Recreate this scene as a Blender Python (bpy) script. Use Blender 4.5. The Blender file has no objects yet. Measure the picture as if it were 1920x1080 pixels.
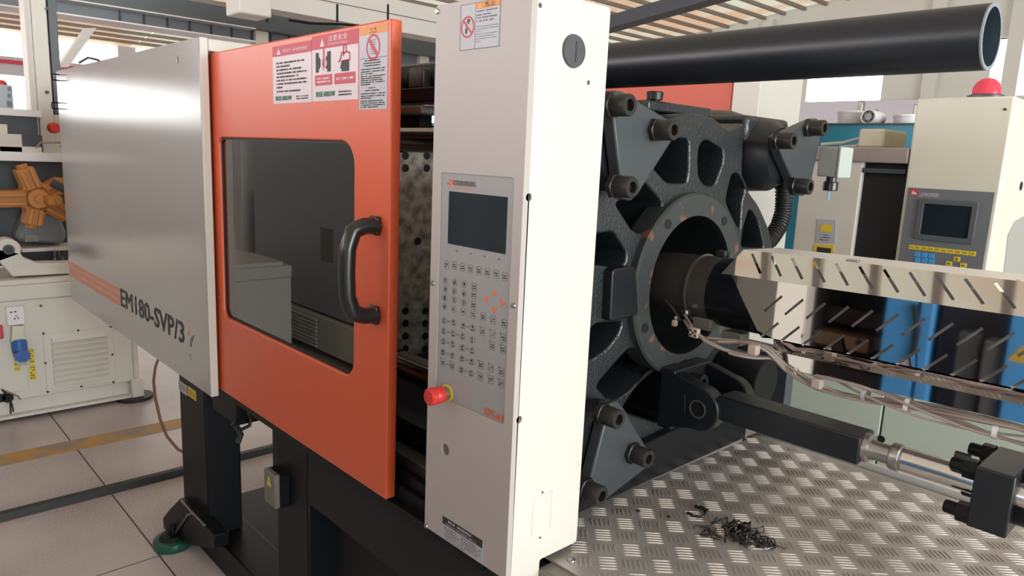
import bpy, bmesh, math, random
from mathutils import Vector, Matrix

random.seed(7)
SC = bpy.context.scene
COL = SC.collection

# ------------------------------------------------------------------ camera
R = Matrix(((0.68032198, -0.16041833, 0.71514192),
            (0.73164117, 0.09118208, -0.67556422),
            (0.04316476, 0.98282846, 0.17940183)))
FOC = 1350.768
CAM = Vector((0, 0, 1.5))
cam = bpy.data.cameras.new('camera')
cam.sensor_width = 36
cam.lens = FOC / 1920 * 36
cam.clip_start = 0.05
cam.clip_end = 200
camo = bpy.data.objects.new('camera', cam)
COL.objects.link(camo)
camo.matrix_world = Matrix.Translation(CAM) @ R.to_4x4()
SC.camera = camo

# ------------------------------------------------------------------ light and exposure
SC.view_settings.view_transform = 'Standard'
SC.view_settings.look = 'None'
SC.view_settings.gamma = 1
SC.view_settings.use_curve_mapping = False
SC.view_settings.exposure = 0.0
wd = bpy.data.worlds.new('daylight')
SC.world = wd
wd.use_nodes = True
wd.node_tree.nodes['Background'].inputs[0].default_value = (0.88, 0.97, 1.0, 1)
wd.node_tree.nodes['Background'].inputs[1].default_value = 4.0


def area(name, loc, target, sx, sy, power, color=(1, 1, 1)):
    l = bpy.data.lights.new(name, 'AREA')
    l.shape = 'RECTANGLE'
    l.size, l.size_y, l.energy, l.color = sx, sy, power, color
    o = bpy.data.objects.new(name, l)
    COL.objects.link(o)
    o.location = loc
    d = Vector(target) - Vector(loc)
    o.rotation_euler = d.to_track_quat('-Z', 'Y').to_euler()
    return o


area('daylight_open_gate', (5.6, 1.4, 2.2), (-1, 1.4, 1.2), 5.0, 3.0, 430, (0.96, 1.0, 0.97))
area('daylight_aisle_windows', (-7.0, -4.6, 2.9), (-4, 1, 0.4), 8.0, 1.6, 330, (1.0, 0.93, 0.95))


# ------------------------------------------------------------------ helpers
def ray(px, py):
    return R @ Vector((px - 960, 540 - py, -FOC))


def onx(px, py, x):
    d = ray(px, py)
    return CAM + d * (x / d.x)


def ony(px, py, y):
    d = ray(px, py)
    return CAM + d * (y / d.y)


def onz(px, py, z):
    d = ray(px, py)
    return CAM + d * ((z - 1.5) / d.z)


ORG = {}


def tag(o, label=None, cat=None, group=None, kind=None):
    if label: o['label'] = label
    if cat: o['category'] = cat
    if group: o['group'] = group
    if kind: o['kind'] = kind
    return o


def thing(name, label, cat, loc, group=None, kind=None):
    o = bpy.data.objects.new(name, None)
    COL.objects.link(o)
    o.location = loc
    o.empty_display_size = 0.1
    ORG[o.name] = Vector(loc)
    return tag(o, label, cat, group, kind)


def link_mesh(name, me, parent=None, origin=None):
    o = bpy.data.objects.new(name, me)
    COL.objects.link(o)
    if parent is not None:
        org = ORG[parent.name]
        me.transform(Matrix.Translation(-org))
        o.parent = parent
        ORG[o.name] = org
    else:
        org = Vector(origin) if origin is not None else Vector((0, 0, 0))
        me.transform(Matrix.Translation(-org))
        o.location = org
        ORG[o.name] = org
    return o


def clone(o, offset, parent=None):
    """copy of a part, moved by offset (shares its mesh)"""
    c = o.copy()
    COL.objects.link(c)
    if parent is not None:
        c.parent = parent
        c.location = o.location + Vector(offset) + ORG[o.name] * 0
        ORG[c.name] = ORG[parent.name]
        c.location = Vector(offset) + (ORG[o.name] - ORG[parent.name]) + o.location
    else:
        c.location = o.location + Vector(offset)
        ORG[c.name] = ORG[o.name] + Vector(offset)
    return c


def clone_tree(root, offset):
    c = clone(root, offset)
    ORG[c.name] = ORG[root.name] + Vector(offset)
    for ch in [x for x in COL.objects if x.parent == root]:
        d = ch.copy()
        COL.objects.link(d)
        d.parent = c
        ORG[d.name] = ORG[c.name]
        for g in [x for x in COL.objects if x.parent == ch]:
            e = g.copy()
            COL.objects.link(e)
            e.parent = d
            ORG[e.name] = ORG[c.name]
    return c


class Fr:
    """frame: origin, u axis, v axis; w = u x v"""
    def __init__(s, o, u, v):
        s.o = Vector(o); s.u = Vector(u).normalized(); s.v = Vector(v).normalized()
        s.w = s.u.cross(s.v)

    def __call__(s, u, v, w=0.0):
        return s.o + s.u * u + s.v * v + s.w * w

    def uv(s, p):
        d = Vector(p) - s.o
        return d.dot(s.u), d.dot(s.v)

    def mat(s):
        m = Matrix((s.u, s.v, s.w)).transposed().to_4x4()
        return Matrix.Translation(s.o) @ m


def front(y, x=0, z=0):      # faces -Y
    return Fr((x, y, z), (1, 0, 0), (0, 0, 1))


def right(x, y=0, z=0):      # faces +X
    return Fr((x, y, z), (0, 1, 0), (0, 0, 1))


def top(z, x=0, y=0):        # faces +Z
    return Fr((x, y, z), (1, 0, 0), (0, 1, 0))


class MB:
    def __init__(s):
        s.b = bmesh.new()

    def quad(s, *p):
        s.b.faces.new([s.b.verts.new(q) for q in p])
        return s

    def box(s, a, b):
        x0, y0, z0 = (min(a[i], b[i]) for i in range(3))
        x1, y1, z1 = (max(a[i], b[i]) for i in range(3))
        return s.hexa([(x0, y0, z0), (x1, y0, z0), (x1, y1, z0), (x0, y1, z0)],
                      [(x0, y0, z1), (x1, y0, z1), (x1, y1, z1), (x0, y1, z1)])

    def hexa(s, lo, hi):
        l = [s.b.verts.new(p) for p in lo]
        h = [s.b.verts.new(p) for p in hi]
        n = len(l)
        s.b.faces.new(l[::-1]); s.b.faces.new(h)
        for i in range(n):
            s.b.faces.new((l[i], l[(i + 1) % n], h[(i + 1) % n], h[i]))
        return s

    def prism(s, fr, pts, w0, w1):
        return s.hexa([fr(u, v, w0) for u, v in pts], [fr(u, v, w1) for u, v in pts])

    def fbox(s, fr, u0, v0, u1, v1, w0, w1):
        return s.prism(fr, [(u0, v0), (u1, v0), (u1, v1), (u0, v1)], w0, w1)

    def lathe(s, p0, axis, prof, seg=24):
        """prof: list of (distance along axis, radius)"""
        p0 = Vector(p0); ax = Vector(axis).normalized()
        t = Vector((0, 0, 1)) if abs(ax.z) < 0.9 else Vector((1, 0, 0))
        a = ax.cross(t).normalized(); c = ax.cross(a)
        rings = []
        for d, r in prof:
            if r < 1e-6:
                rings.append([s.b.verts.new(p0 + ax * d)])
            else:
                rings.append([s.b.verts.new(p0 + ax * d + (a * math.cos(2 * math.pi * i / seg) + c * math.sin(2 * math.pi * i / seg)) * r) for i in range(seg)])
        for A, B in zip(rings, rings[1:]):
            if len(A) == 1 and len(B) == 1: continue
            for i in range(seg):
                j = (i + 1) % seg
                if len(A) == 1: s.b.faces.new((A[0], B[j], B[i]))
                elif len(B) == 1: s.b.faces.new((A[i], A[j], B[0]))
                else: s.b.faces.new((A[i], A[j], B[j], B[i]))
        return s

    def cyl(s, p0, p1, r, seg=20, r1=None):
        p0 = Vector(p0); d = Vector(p1) - p0; L = d.length
        r1 = r if r1 is None else r1
        return s.lathe(p0, d, [(0, 0), (0, r), (L, r1), (L, 0)], seg)

    def tube(s, pts, r, seg=8, caps=True):
        pts = [Vector(p) for p in pts]
        n = len(pts); rings = []
        prev = None
        for i, p in enumerate(pts):
            d = (pts[min(i + 1, n - 1)] - pts[max(i - 1, 0)]).normalized()
            if prev is None:
                t = Vector((0, 0, 1)) if abs(d.z) < 0.9 else Vector((1, 0, 0))
                a = d.cross(t).normalized()
            else:
                a = (prev - d * prev.dot(d)).normalized()
            prev = a
            c = d.cross(a)
            rr = r[i] if isinstance(r, (list, tuple)) else r
            rings.append([s.b.verts.new(p + (a * math.cos(2 * math.pi * k / seg) + c * math.sin(2 * math.pi * k / seg)) * rr) for k in range(seg)])
        for A, B in zip(rings, rings[1:]):
            for k in range(seg):
                s.b.faces.new((A[k], A[(k + 1) % seg], B[(k + 1) % seg], B[k]))
        if caps:
            s.b.faces.new(rings[0][::-1]); s.b.faces.new(rings[-1])
        return s

    def mesh(s, name, mat, smooth=40):
        bmesh.ops.recalc_face_normals(s.b, faces=s.b.faces)
        me = bpy.data.meshes.new(name)
        s.b.to_mesh(me); s.b.free()
        finish(me, mat, smooth)
        return me

    def build(s, name, mat, parent=None, bevel=0, smooth=40, origin=None, seg=2):
        o = link_mesh(name, s.mesh(name, mat, smooth), parent, origin)
        if bevel: add_bevel(o, bevel, seg)
        return o


def finish(me, mat, smooth=40):
    me.materials.clear()
    me.materials.append(mat)
    if smooth:
        me.polygons.foreach_set('use_smooth', [True] * len(me.polygons))
        me.set_sharp_from_angle(angle=math.radians(smooth))


def add_bevel(o, w, seg=2):
    m = o.modifiers.new('edges', 'BEVEL')
    m.width = w; m.segments = seg; m.limit_method = 'ANGLE'; m.angle_limit = math.radians(35)
    m.harden_normals = False


def rrect(u0, v0, u1, v1, r, n=5):
    """rounded rectangle; r a number or four (bl, br, tr, tl)"""
    rs = r if isinstance(r, (list, tuple)) else (r,) * 4
    out = []
    for (cx, cy, a0, q) in ((u0 + rs[0], v0 + rs[0], 180, rs[0]), (u1 - rs[1], v0 + rs[1], 270, rs[1]),
                            (u1 - rs[2], v1 - rs[2], 0, rs[2]), (u0 + rs[3], v1 - rs[3], 90, rs[3])):
        for i in range(n + 1):
            a = math.radians(a0 + 90 * i / n)
            out.append((cx + q * math.cos(a), cy + q * math.sin(a)))
    return out


def circle(cu, cv, r, n=24, ry=None):
    ry = ry or r
    return [(cu + r * math.cos(2 * math.pi * i / n), cv + ry * math.sin(2 * math.pi * i / n)) for i in range(n)]


def roundpoly(pts, r, n=4):
    out = []
    m = len(pts)
    for i in range(m):
        p = Vector(pts[i]); a = Vector(pts[i - 1]); b = Vector(pts[(i + 1) % m])
        rr = min(r, (a - p).length * 0.45, (b - p).length * 0.45)
        s = p + (a - p).normalized() * rr; e = p + (b - p).normalized() * rr
        for k in range(n + 1):
            t = k / n
            q = s * (1 - t) ** 2 + p * 2 * t * (1 - t) + e * t * t
            out.append((q.x, q.y))
    return out


def sheet_mesh(name, fr, outer, holes, w0, w1, mat, bevel=0.0, smooth=40):
    """flat sheet with holes cut through it, from depth w0 to w1"""
    cu = bpy.data.curves.new(name, 'CURVE')
    cu.dimensions = '2D'; cu.fill_mode = 'BOTH'
    cu.extrude = max(abs(w1 - w0) / 2 - bevel, 1e-5)
    if bevel:
        cu.bevel_depth = bevel; cu.bevel_resolution = 2; cu.offset = -bevel
    for poly in [outer] + list(holes):
        sp = cu.splines.new('POLY')
        sp.points.add(len(poly) - 1)
        for p, q in zip(sp.points, poly): p.co = (q[0], q[1], 0, 1)
        sp.use_cyclic_u = True
    o = bpy.data.objects.new(name, cu)
    COL.objects.link(o)
    dg = bpy.context.evaluated_depsgraph_get()
    dg.update()
    me = bpy.data.meshes.new_from_object(o.evaluated_get(dg))
    bpy.data.objects.remove(o)
    bpy.data.curves.remove(cu)
    me.transform(Matrix.Translation((0, 0, (w0 + w1) / 2)))
    me.transform(fr.mat())
    finish(me, mat, smooth)
    me.name = name
    return me


def sheet(name, fr, outer, holes, w0, w1, mat, parent=None, bevel=0.0, origin=None):
    return link_mesh(name, sheet_mesh(name, fr, outer, holes, w0, w1, mat, bevel), parent, origin)


def text_mesh(items, mat, name='lettering', ext=0.0002, bold=0.0):
    """items: (string, frame, u, v, height, width or None, align); one mesh"""
    bm = bmesh.new()
    for it in items:
        txt, fr, u, v, h, wid, al = (list(it) + [None, 'LEFT'][len(it) - 5:])[:7]
        cu = bpy.data.curves.new('t', 'FONT')
        cu.body = txt; cu.size = 1.0; cu.extrude = 0; cu.resolution_u = 2
        cu.align_x = 'LEFT'
        o = bpy.data.objects.new('t', cu)
        COL.objects.link(o)
        dg = bpy.context.evaluated_depsgraph_get(); dg.update()
        me = bpy.data.meshes.new_from_object(o.evaluated_get(dg))
        bpy.data.objects.remove(o); bpy.data.curves.remove(cu)
        if not len(me.vertices): continue
        xs = [q.co.x for q in me.vertices]; ys = [q.co.y for q in me.vertices]
        x0, x1, y0, y1 = min(xs), max(xs), min(ys), max(ys)
        sy = h / max(y1 - y0, 1e-6)
        sx = sy if wid is None else wid / max(x1 - x0, 1e-6)
        W = (x1 - x0) * sx
        du = {'LEFT': 0, 'CENTER': -W / 2, 'RIGHT': -W}[al]
        T = fr.mat() @ Matrix.Translation((u + du, v, ext)) @ Matrix.Diagonal((sx, sy, 1, 1)) @ Matrix.Translation((-x0, -y0, 0))
        me.transform(T)
        bm.from_mesh(me)
        if bold:      # heavier strokes: the same glyphs again, shifted by a fraction of their height
            d = bold * h; last = Vector((0, 0, 0))
            for i_, (a_, b_) in enumerate(((d, 0), (-d, 0), (0, d * .7), (0, -d * .7), (d, d * .7), (-d, -d * .7))):
                v_ = fr.u * a_ + fr.v * b_ + fr.w * (.00012 * (i_ + 1))
                me.transform(Matrix.Translation(v_ - last)); last = v_
                bm.from_mesh(me)
        bpy.data.meshes.remove(me)
    me = bpy.data.meshes.new(name)
    bm.to_mesh(me); bm.free()
    finish(me, mat, 0)
    return me


def text(items, mat, parent, name='lettering', ext=0.0002, bold=0.0):
    return link_mesh(name, text_mesh(items, mat, name, ext, bold), parent)


def flat(fr, polys, mat, parent, name, w0=0.0, w1=0.0004):
    m = MB()
    for p in polys: m.prism(fr, p, w0, w1)
    return m.build(name, mat, parent, smooth=0)


def rect(u0, v0, u1, v1):
    return [(u0, v0), (u1, v0), (u1, v1), (u0, v1)]


def ringpoly_mesh(fr, cu, cv, r0, r1, w0, w1, n=28):
    m = MB()
    for i in range(n):
        a, b = 2 * math.pi * i / n, 2 * math.pi * (i + 1) / n
        m.prism(fr, [(cu + r0 * math.cos(a), cv + r0 * math.sin(a)), (cu + r1 * math.cos(a), cv + r1 * math.sin(a)),
                     (cu + r1 * math.cos(b), cv + r1 * math.sin(b)), (cu + r0 * math.cos(b), cv + r0 * math.sin(b))], w0, w1)
    return m


def dashes(fr, u0, v0, u1, v1, rows, rnd, fill=0.55, glyph=None, ragged=True):
    """rows of tiny illegible glyph blocks, as print that cannot be read in the photo"""
    out = []
    rh = (v1 - v0) / rows
    g = glyph or rh * 0.7
    for i in range(rows):
        v = v1 - (i + 0.5) * rh
        end = u1 - (rnd.random() * 0.35 * (u1 - u0) if ragged and rnd.random() < 0.5 else 0)
        u = u0
        while u < end - g * 0.5:
            w = g * (0.5 + 0.45 * rnd.random())
            if rnd.random() < 0.9:
                hh = rh * fill * (0.75 + 0.25 * rnd.random()) / 2
                out.append(rect(u, v - hh, min(u + w, u1), v + hh))
            u += g
    return out


# ------------------------------------------------------------------ materials
def mat(name, col, rough=0.5, metal=0.0, spec=0.5, var=0.0, vscale=6.0, bump=0.0, bscale=60.0, coat=0.0,
        coat_rough=0.1, col2=None, detail=3.0, stretch=None, rvar=0.0, thresh=None, bdist=0.002):
    m = bpy.data.materials.new(name)
    m.use_nodes = True
    nt = m.node_tree; N = nt.nodes; L = nt.links
    b = N['Principled BSDF']
    b.inputs['Base Color'].default_value = (*col, 1)
    b.inputs['Roughness'].default_value = rough
    b.inputs['Metallic'].default_value = metal
    b.inputs['Specular IOR Level'].default_value = spec
    b.inputs['Coat Weight'].default_value = coat
    b.inputs['Coat Roughness'].default_value = coat_rough
    if var or bump or rvar:
        tc = N.new('ShaderNodeTexCoord')
        src = tc.outputs['Object']
        if stretch:
            mp = N.new('ShaderNodeMapping')
            mp.inputs['Scale'].default_value = stretch
            L.new(src, mp.inputs[0]); src = mp.outputs[0]
    if var or rvar:
        n = N.new('ShaderNodeTexNoise')
        n.inputs['Scale'].default_value = vscale
        n.inputs['Detail'].default_value = detail
        L.new(src, n.inputs['Vector'])
        fac = n.outputs['Fac']
        if thresh:
            r = N.new('ShaderNodeMapRange')
            r.inputs[1].default_value, r.inputs[2].default_value = thresh
            L.new(fac, r.inputs[0]); fac = r.outputs[0]
        if var:
            mx = N.new('ShaderNodeMix'); mx.data_type = 'RGBA'
            c2 = col2 or tuple(max(0, c * (1 - var)) for c in col)
            mx.inputs[6].default_value = (*col, 1)
            mx.inputs[7].default_value = (*c2, 1)
            L.new(fac, mx.inputs[0]); L.new(mx.outputs[2], b.inputs['Base Color'])
        if rvar:
            r2 = N.new('ShaderNodeMapRange')
            r2.inputs[3].default_value = max(0.02, rough - rvar); r2.inputs[4].default_value = rough + rvar
            L.new(n.outputs['Fac'], r2.inputs[0]); L.new(r2.outputs[0], b.inputs['Roughness'])
    if bump:
        n2 = N.new('ShaderNodeTexNoise')
        n2.inputs['Scale'].default_value = bscale
        n2.inputs['Detail'].default_value = 2
        L.new(src, n2.inputs['Vector'])
        bp = N.new('ShaderNodeBump')
        bp.inputs['Strength'].default_value = bump
        bp.inputs['Distance'].default_value = bdist
        L.new(n2.outputs['Fac'], bp.inputs['Height']); L.new(bp.outputs[0], b.inputs['Normal'])
    return m


def emis(name, col, s):
    m = bpy.data.materials.new(name); m.use_nodes = True
    N = m.node_tree.nodes; N.clear()
    e = N.new('ShaderNodeEmission'); e.inputs[0].default_value = (*col, 1); e.inputs[1].default_value = s
    o = N.new('ShaderNodeOutputMaterial'); m.node_tree.links.new(e.outputs[0], o.inputs[0])
    return m


def translucent(name, c1, c2, scale, mix):
    """backlit fibreglass roof sheet: diffuse below, sky light coming through"""
    m = bpy.data.materials.new(name); m.use_nodes = True
    nt = m.node_tree; N = nt.nodes; L = nt.links; N.clear()
    o = N.new('ShaderNodeOutputMaterial')
    t = N.new('ShaderNodeBsdfTranslucent'); d = N.new('ShaderNodeBsdfDiffuse'); x = N.new('ShaderNodeMixShader')
    tc = N.new('ShaderNodeTexCoord'); n = N.new('ShaderNodeTexNoise'); n.inputs['Scale'].default_value = scale
    mp = N.new('ShaderNodeMapping'); mp.inputs['Scale'].default_value = (0.5, 1.6, 1)
    r = N.new('ShaderNodeMapRange'); r.inputs[1].default_value, r.inputs[2].default_value = 0.42, 0.6
    mx = N.new('ShaderNodeMix'); mx.data_type = 'RGBA'
    mx.inputs[6].default_value = (*c1, 1); mx.inputs[7].default_value = (*c2, 1)
    L.new(tc.outputs['Object'], mp.inputs[0]); L.new(mp.outputs[0], n.inputs['Vector']); L.new(n.outputs['Fac'], r.inputs[0]); L.new(r.outputs[0], mx.inputs[0])
    L.new(mx.outputs[2], t.inputs[0]); d.inputs[0].default_value = (0.55, 0.5, 0.42, 1)
    x.inputs[0].default_value = mix
    L.new(t.outputs[0], x.inputs[1]); L.new(d.outputs[0], x.inputs[2]); L.new(x.outputs[0], o.inputs[0])
    return m


def tinted_glass(name, tint, refl=0.1):
    m = bpy.data.materials.new(name); m.use_nodes = True
    nt = m.node_tree; N = nt.nodes; L = nt.links; N.clear()
    o = N.new('ShaderNodeOutputMaterial')
    t = N.new('ShaderNodeBsdfTransparent'); t.inputs[0].default_value = (*tint, 1)
    g = N.new('ShaderNodeBsdfGlossy'); g.inputs['Roughness'].default_value = 0.015
    fr = N.new('ShaderNodeFresnel'); fr.inputs[0].default_value = 1.55
    mr = N.new('ShaderNodeMath'); mr.operation = 'ADD'; mr.inputs[1].default_value = refl
    x = N.new('ShaderNodeMixShader')
    L.new(fr.outputs[0], mr.inputs[0]); L.new(mr.outputs[0], x.inputs[0])
    L.new(t.outputs[0], x.inputs[1]); L.new(g.outputs[0], x.inputs[2]); L.new(x.outputs[0], o.inputs[0])
    return m


M = dict(
    frontcream=mat('shaded_cream_paint', (0.46, 0.415, 0.40), 0.42, var=0.05, vscale=4, bump=0.05, bscale=300),  # console cream, darkened: the front face's shade is put into the colour
    retainer=mat('ground_steel_plate', (0.085, 0.097, 0.106), 0.45, metal=0.45, bump=0.08, bscale=130, var=0.3, vscale=9),
    sleeve=mat('grey_band_sleeve', (0.68, 0.65, 0.63), 0.45, metal=0.2),
    platepatch=mat('plate_patch', (0.2, 0.2, 0.2), 0.5),
    cream=mat('cream_paint', (0.66, 0.63, 0.58), 0.38, var=0.06, vscale=3, bump=0.05, bscale=300),
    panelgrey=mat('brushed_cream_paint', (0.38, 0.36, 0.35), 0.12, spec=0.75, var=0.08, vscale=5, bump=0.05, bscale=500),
    creamdirty=mat('worn_cream_paint', (0.70, 0.68, 0.60), 0.45, var=0.1, vscale=7, col2=(0.60, 0.58, 0.46)),
    palegreen=mat('pale_green_paint', (0.60, 0.70, 0.62), 0.5, var=0.06, vscale=4),
    orange=mat('orange_paint', (0.68, 0.105, 0.040), 0.33, spec=0.6, bump=0.22, bscale=420),
    orangeback=mat('orange_red_paint', (0.62, 0.09, 0.045), 0.45),
    black=mat('black_paint', (0.006, 0.007, 0.009), 0.45, spec=0.22, var=0.3, vscale=9),
    blackdeep=mat('matt_black_paint', (0.006, 0.006, 0.008), 0.7),
    casting=mat('black_cast_iron', (0.017, 0.023, 0.026), 0.36, spec=0.75, bump=0.6, bdist=0.003, bscale=170, var=0.4, vscale=14, rvar=0.12),
    castsmooth=mat('machined_black_plate', (0.010, 0.012, 0.016), 0.36, spec=0.5, bump=0.08, bscale=160, var=0.25, vscale=10),
    ringpaint=mat('chipped_ring_paint', (0.034, 0.040, 0.041), 0.42, var=1, col2=(0.17, 0.075, 0.055), vscale=20, thresh=(0.61, 0.65), bump=0.2, bscale=120, detail=4),
    bolt=mat('blackened_bolt_steel', (0.045, 0.042, 0.04), 0.38, metal=0.6, bump=0.05),
    steel=mat('dull_steel', (0.42, 0.40, 0.38), 0.35, metal=0.9, var=0.3, vscale=20),
    tiebar=mat('dark_tie_bar', (0.30, 0.27, 0.27), 0.16, metal=0.95),
    chrome=mat('chrome_rod', (0.68, 0.66, 0.65), 0.2, metal=1.0),
    mirror=mat('polished_stainless', (0.62, 0.575, 0.55), 0.035, metal=1.0),
    satin=mat('satin_stainless', (0.86, 0.84, 0.84), 0.42, metal=0.5),
    tread=mat('worn_aluminium_tread', (0.56, 0.525, 0.515), 0.40, metal=0.5, var=1, col2=(0.36, 0.32, 0.30), vscale=5, thresh=(0.40, 0.72), detail=6, rvar=0.12, bump=0.1, bscale=60),
    treadrib=mat('rubbed_tread_rib', (0.62, 0.585, 0.575), 0.3, metal=0.6),
    frame=mat('grey_frame_steel', (0.23, 0.215, 0.19), 0.5, metal=0.3, var=0.3, vscale=14),
    platen=mat('rusty_platen_steel', (0.50, 0.46, 0.42), 0.5, metal=0.2, var=1, col2=(0.17, 0.15, 0.14), vscale=26, thresh=(0.35, 0.65), detail=6),
    pipe=mat('black_polyethylene', (0.010, 0.013, 0.020), 0.36, spec=0.5, bump=0.04, bscale=90),
    pipebore=mat('daylit_pipe_bore', (0.06, 0.085, 0.12), 0.4),  # same black plastic; daylight reaching into the bore is painted into its colour
    pipecut=mat('sawn_pipe_rim', (0.23, 0.27, 0.30), 0.5),
    rubber=mat('black_rubber', (0.012, 0.012, 0.012), 0.55),
    plastic=mat('black_plastic', (0.012, 0.012, 0.013), 0.28, spec=0.6),
    keypad=mat('grey_membrane', (0.33, 0.325, 0.335), 0.42),
    screen=mat('dark_screen', (0.012, 0.02, 0.028), 0.12, spec=0.6),
    print=mat('dark_print', (0.03, 0.03, 0.032), 0.6),
    greyprint=mat('grey_print', (0.16, 0.16, 0.165), 0.6),
    orangeprint=mat('orange_print', (0.78, 0.17, 0.06), 0.55),
    stripe=mat('faded_orange_print', (0.66, 0.25, 0.15), 0.5),
    pinkprint=mat('crimson_print', (0.55, 0.045, 0.08), 0.5),
    sticker=mat('white_sticker', (0.66, 0.56, 0.60), 0.4),
    stickergrey=mat('silver_sticker', (0.44, 0.43, 0.48), 0.4),
    greenprint=mat('green_print', (0.05, 0.22, 0.14), 0.5),
    amber=mat('amber_print', (0.75, 0.28, 0.07), 0.5),
    yellow=mat('yellow_sticker', (0.72, 0.52, 0.04), 0.45),
    red=mat('red_plastic', (0.62, 0.035, 0.03), 0.35),
    lampred=mat('red_lamp_lens', (0.70, 0.05, 0.09), 0.15, spec=0.7),
    plug=mat('grey_plug', (0.07, 0.075, 0.08), 0.4),
    blue=mat('blue_paint', (0.10, 0.42, 0.95), 0.35),
    bluekey=mat('blue_key', (0.05, 0.32, 0.75), 0.45),
    teal=mat('teal_paint', (0.02, 0.19, 0.28), 0.4),
    lilac=mat('lilac_sheet', (0.62, 0.60, 0.68), 0.5),
    grey=mat('machine_grey_paint', (0.16, 0.17, 0.19), 0.4),
    midgrey=mat('blue_grey_paint', (0.10, 0.115, 0.125), 0.45, var=0.1),
    darkgrey=mat('charcoal_paint', (0.045, 0.05, 0.062), 0.5),
    lightbox=mat('light_grey_casting', (0.34, 0.34, 0.315), 0.45, bump=0.1),
    lightboxside=mat('pale_plastic', (0.42, 0.47, 0.45), 0.5),
    starorange=mat('orange_casting', (0.55, 0.21, 0.045), 0.5, bump=0.3, bscale=50, var=0.3),
    white=mat('white_plastic', (0.75, 0.74, 0.76), 0.4),
    bluesocket=mat('blue_socket', (0.03, 0.11, 0.38), 0.4),
    foam=mat('yellowed_foam', (0.62, 0.58, 0.44), 0.8, bump=0.3, var=0.2, vscale=20),
    wire=mat('braided_wire', (0.42, 0.34, 0.31), 0.55, bump=0.2, bscale=200, var=0.3, vscale=30),
    ceramic=mat('ceramic_block', (0.50, 0.42, 0.37), 0.6),
    green=mat('green_enamel', (0.008, 0.07, 0.045), 0.3),
    brass=mat('dull_brass', (0.28, 0.20, 0.13), 0.4, metal=0.7),
    hosebrown=mat('brown_cable', (0.22, 0.11, 0.08), 0.5),
    purlin=mat('painted_purlin', (0.24, 0.20, 0.17), 0.6),
    rafter=mat('dark_rafter', (0.035, 0.04, 0.055), 0.5),
    wallwhite=mat('whitewashed_wall', (0.66, 0.66, 0.62), 0.8, var=0.06, vscale=1.5),
    wallfar=mat('far_wall_sheet', (0.55, 0.53, 0.57), 0.8),
    redline=mat('red_wall_band', (0.55, 0.05, 0.09), 0.6),
    pipecream=mat('cream_steel', (0.62, 0.58, 0.55), 0.5),
    roof=translucent('fibreglass_roof', (0.58, 0.55, 0.49), (0.58, 0.45, 0.36), 1.3, 0.25),
    pane=emis('daylit_pane', (1.0, 1.0, 0.98), 5.0),
    skin=mat('shavings', (0.01, 0.01, 0.011), 0.25, spec=0.7),
    acrylic=tinted_glass('smoked_acrylic', (0.12, 0.13, 0.14), 0.15),
    whitepaper=mat('white_tag', (0.75, 0.72, 0.72), 0.6),
)


def floor_material():
    m = bpy.data.materials.new('terrazzo_floor'); m.use_nodes = True
    nt = m.node_tree; N = nt.nodes; L = nt.links; b = N['Principled BSDF']
    tc = N.new('ShaderNodeTexCoord')
    n = N.new('ShaderNodeTexNoise'); n.inputs['Scale'].default_value = 1.1; n.inputs['Detail'].default_value = 8
    v = N.new('ShaderNodeTexNoise'); v.inputs['Scale'].default_value = 150; v.inputs['Detail'].default_value = 2
    for t in (n, v): L.new(tc.outputs['Object'], t.inputs['Vector'])
    r1 = N.new('ShaderNodeMapRange'); r1.inputs[1].default_value, r1.inputs[2].default_value = 0.35, 0.7
    L.new(n.outputs['Fac'], r1.inputs[0])
    m1 = N.new('ShaderNodeMix'); m1.data_type = 'RGBA'
    m1.inputs[6].default_value = (0.56, 0.485, 0.49, 1); m1.inputs[7].default_value = (0.27, 0.235, 0.235, 1)
    L.new(r1.outputs[0], m1.inputs[0])
    r2 = N.new('ShaderNodeMapRange'); r2.inputs[1].default_value, r2.inputs[2].default_value = 0.56, 0.68
    L.new(v.outputs['Fac'], r2.inputs[0])
    m2 = N.new('ShaderNodeMix'); m2.data_type = 'RGBA'
    m2.inputs[7].default_value = (0.58, 0.52, 0.52, 1)
    L.new(r2.outputs[0], m2.inputs[0]); L.new(m1.outputs[2], m2.inputs[6])
    L.new(m2.outputs[2], b.inputs['Base Color'])
    b.inputs['Roughness'].default_value = 0.32
    return m


M['floor'] = floor_material()

# ------------------------------------------------------------------ hall
def PX(x):
    return lambda px, py: (onx(px, py, x).y, onx(px, py, x).z)


def PY(y):
    return lambda px, py: (ony(px, py, y).x, ony(px, py, y).z)


XE, YG = -14.0, 11.5           # end wall, gable wall
ROOF0, SLOPE = 3.02, 0.11      # eave height at the end wall


def roofz(x): return ROOF0 + SLOPE * (x - XE)


def structure(o, label=None):
    o['kind'] = 'structure'
    if label: o['label'] = label
    return o


fl = structure(MB().box((XE - 0.5, -7.5, -0.1), (9, YG + 0.5, 0)).build('floor', M['floor']), 'pinkish grey terrazzo workshop floor with saw-cut joints')
jm = MB()
for x in (-2.62, -7.5):
    jm.box((x - 0.002, -3, 0), (x + 0.002, 6, 0.0006))
for y in (0.752, 4.1):
    jm.box((-9, y - 0.003, 0), (3, y + 0.003, 0.0006))
jm.build('floor_joint', mat('joint_dirt', (0.09, 0.075, 0.07), 0.9), fl)['kind'] = 'stuff'
ym = mat('worn_yellow_line', (0.42, 0.24, 0.06), 0.6, var=1, col2=(0.26, 0.2, 0.17), vscale=7, thresh=(0.45, 0.6), detail=5)
MB().box((-3.975, -2, 0), (-3.83, 3.2, 0.0015)).build('lane_marking', ym, fl)['label'] = 'worn yellow lane line across the floor'

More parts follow.
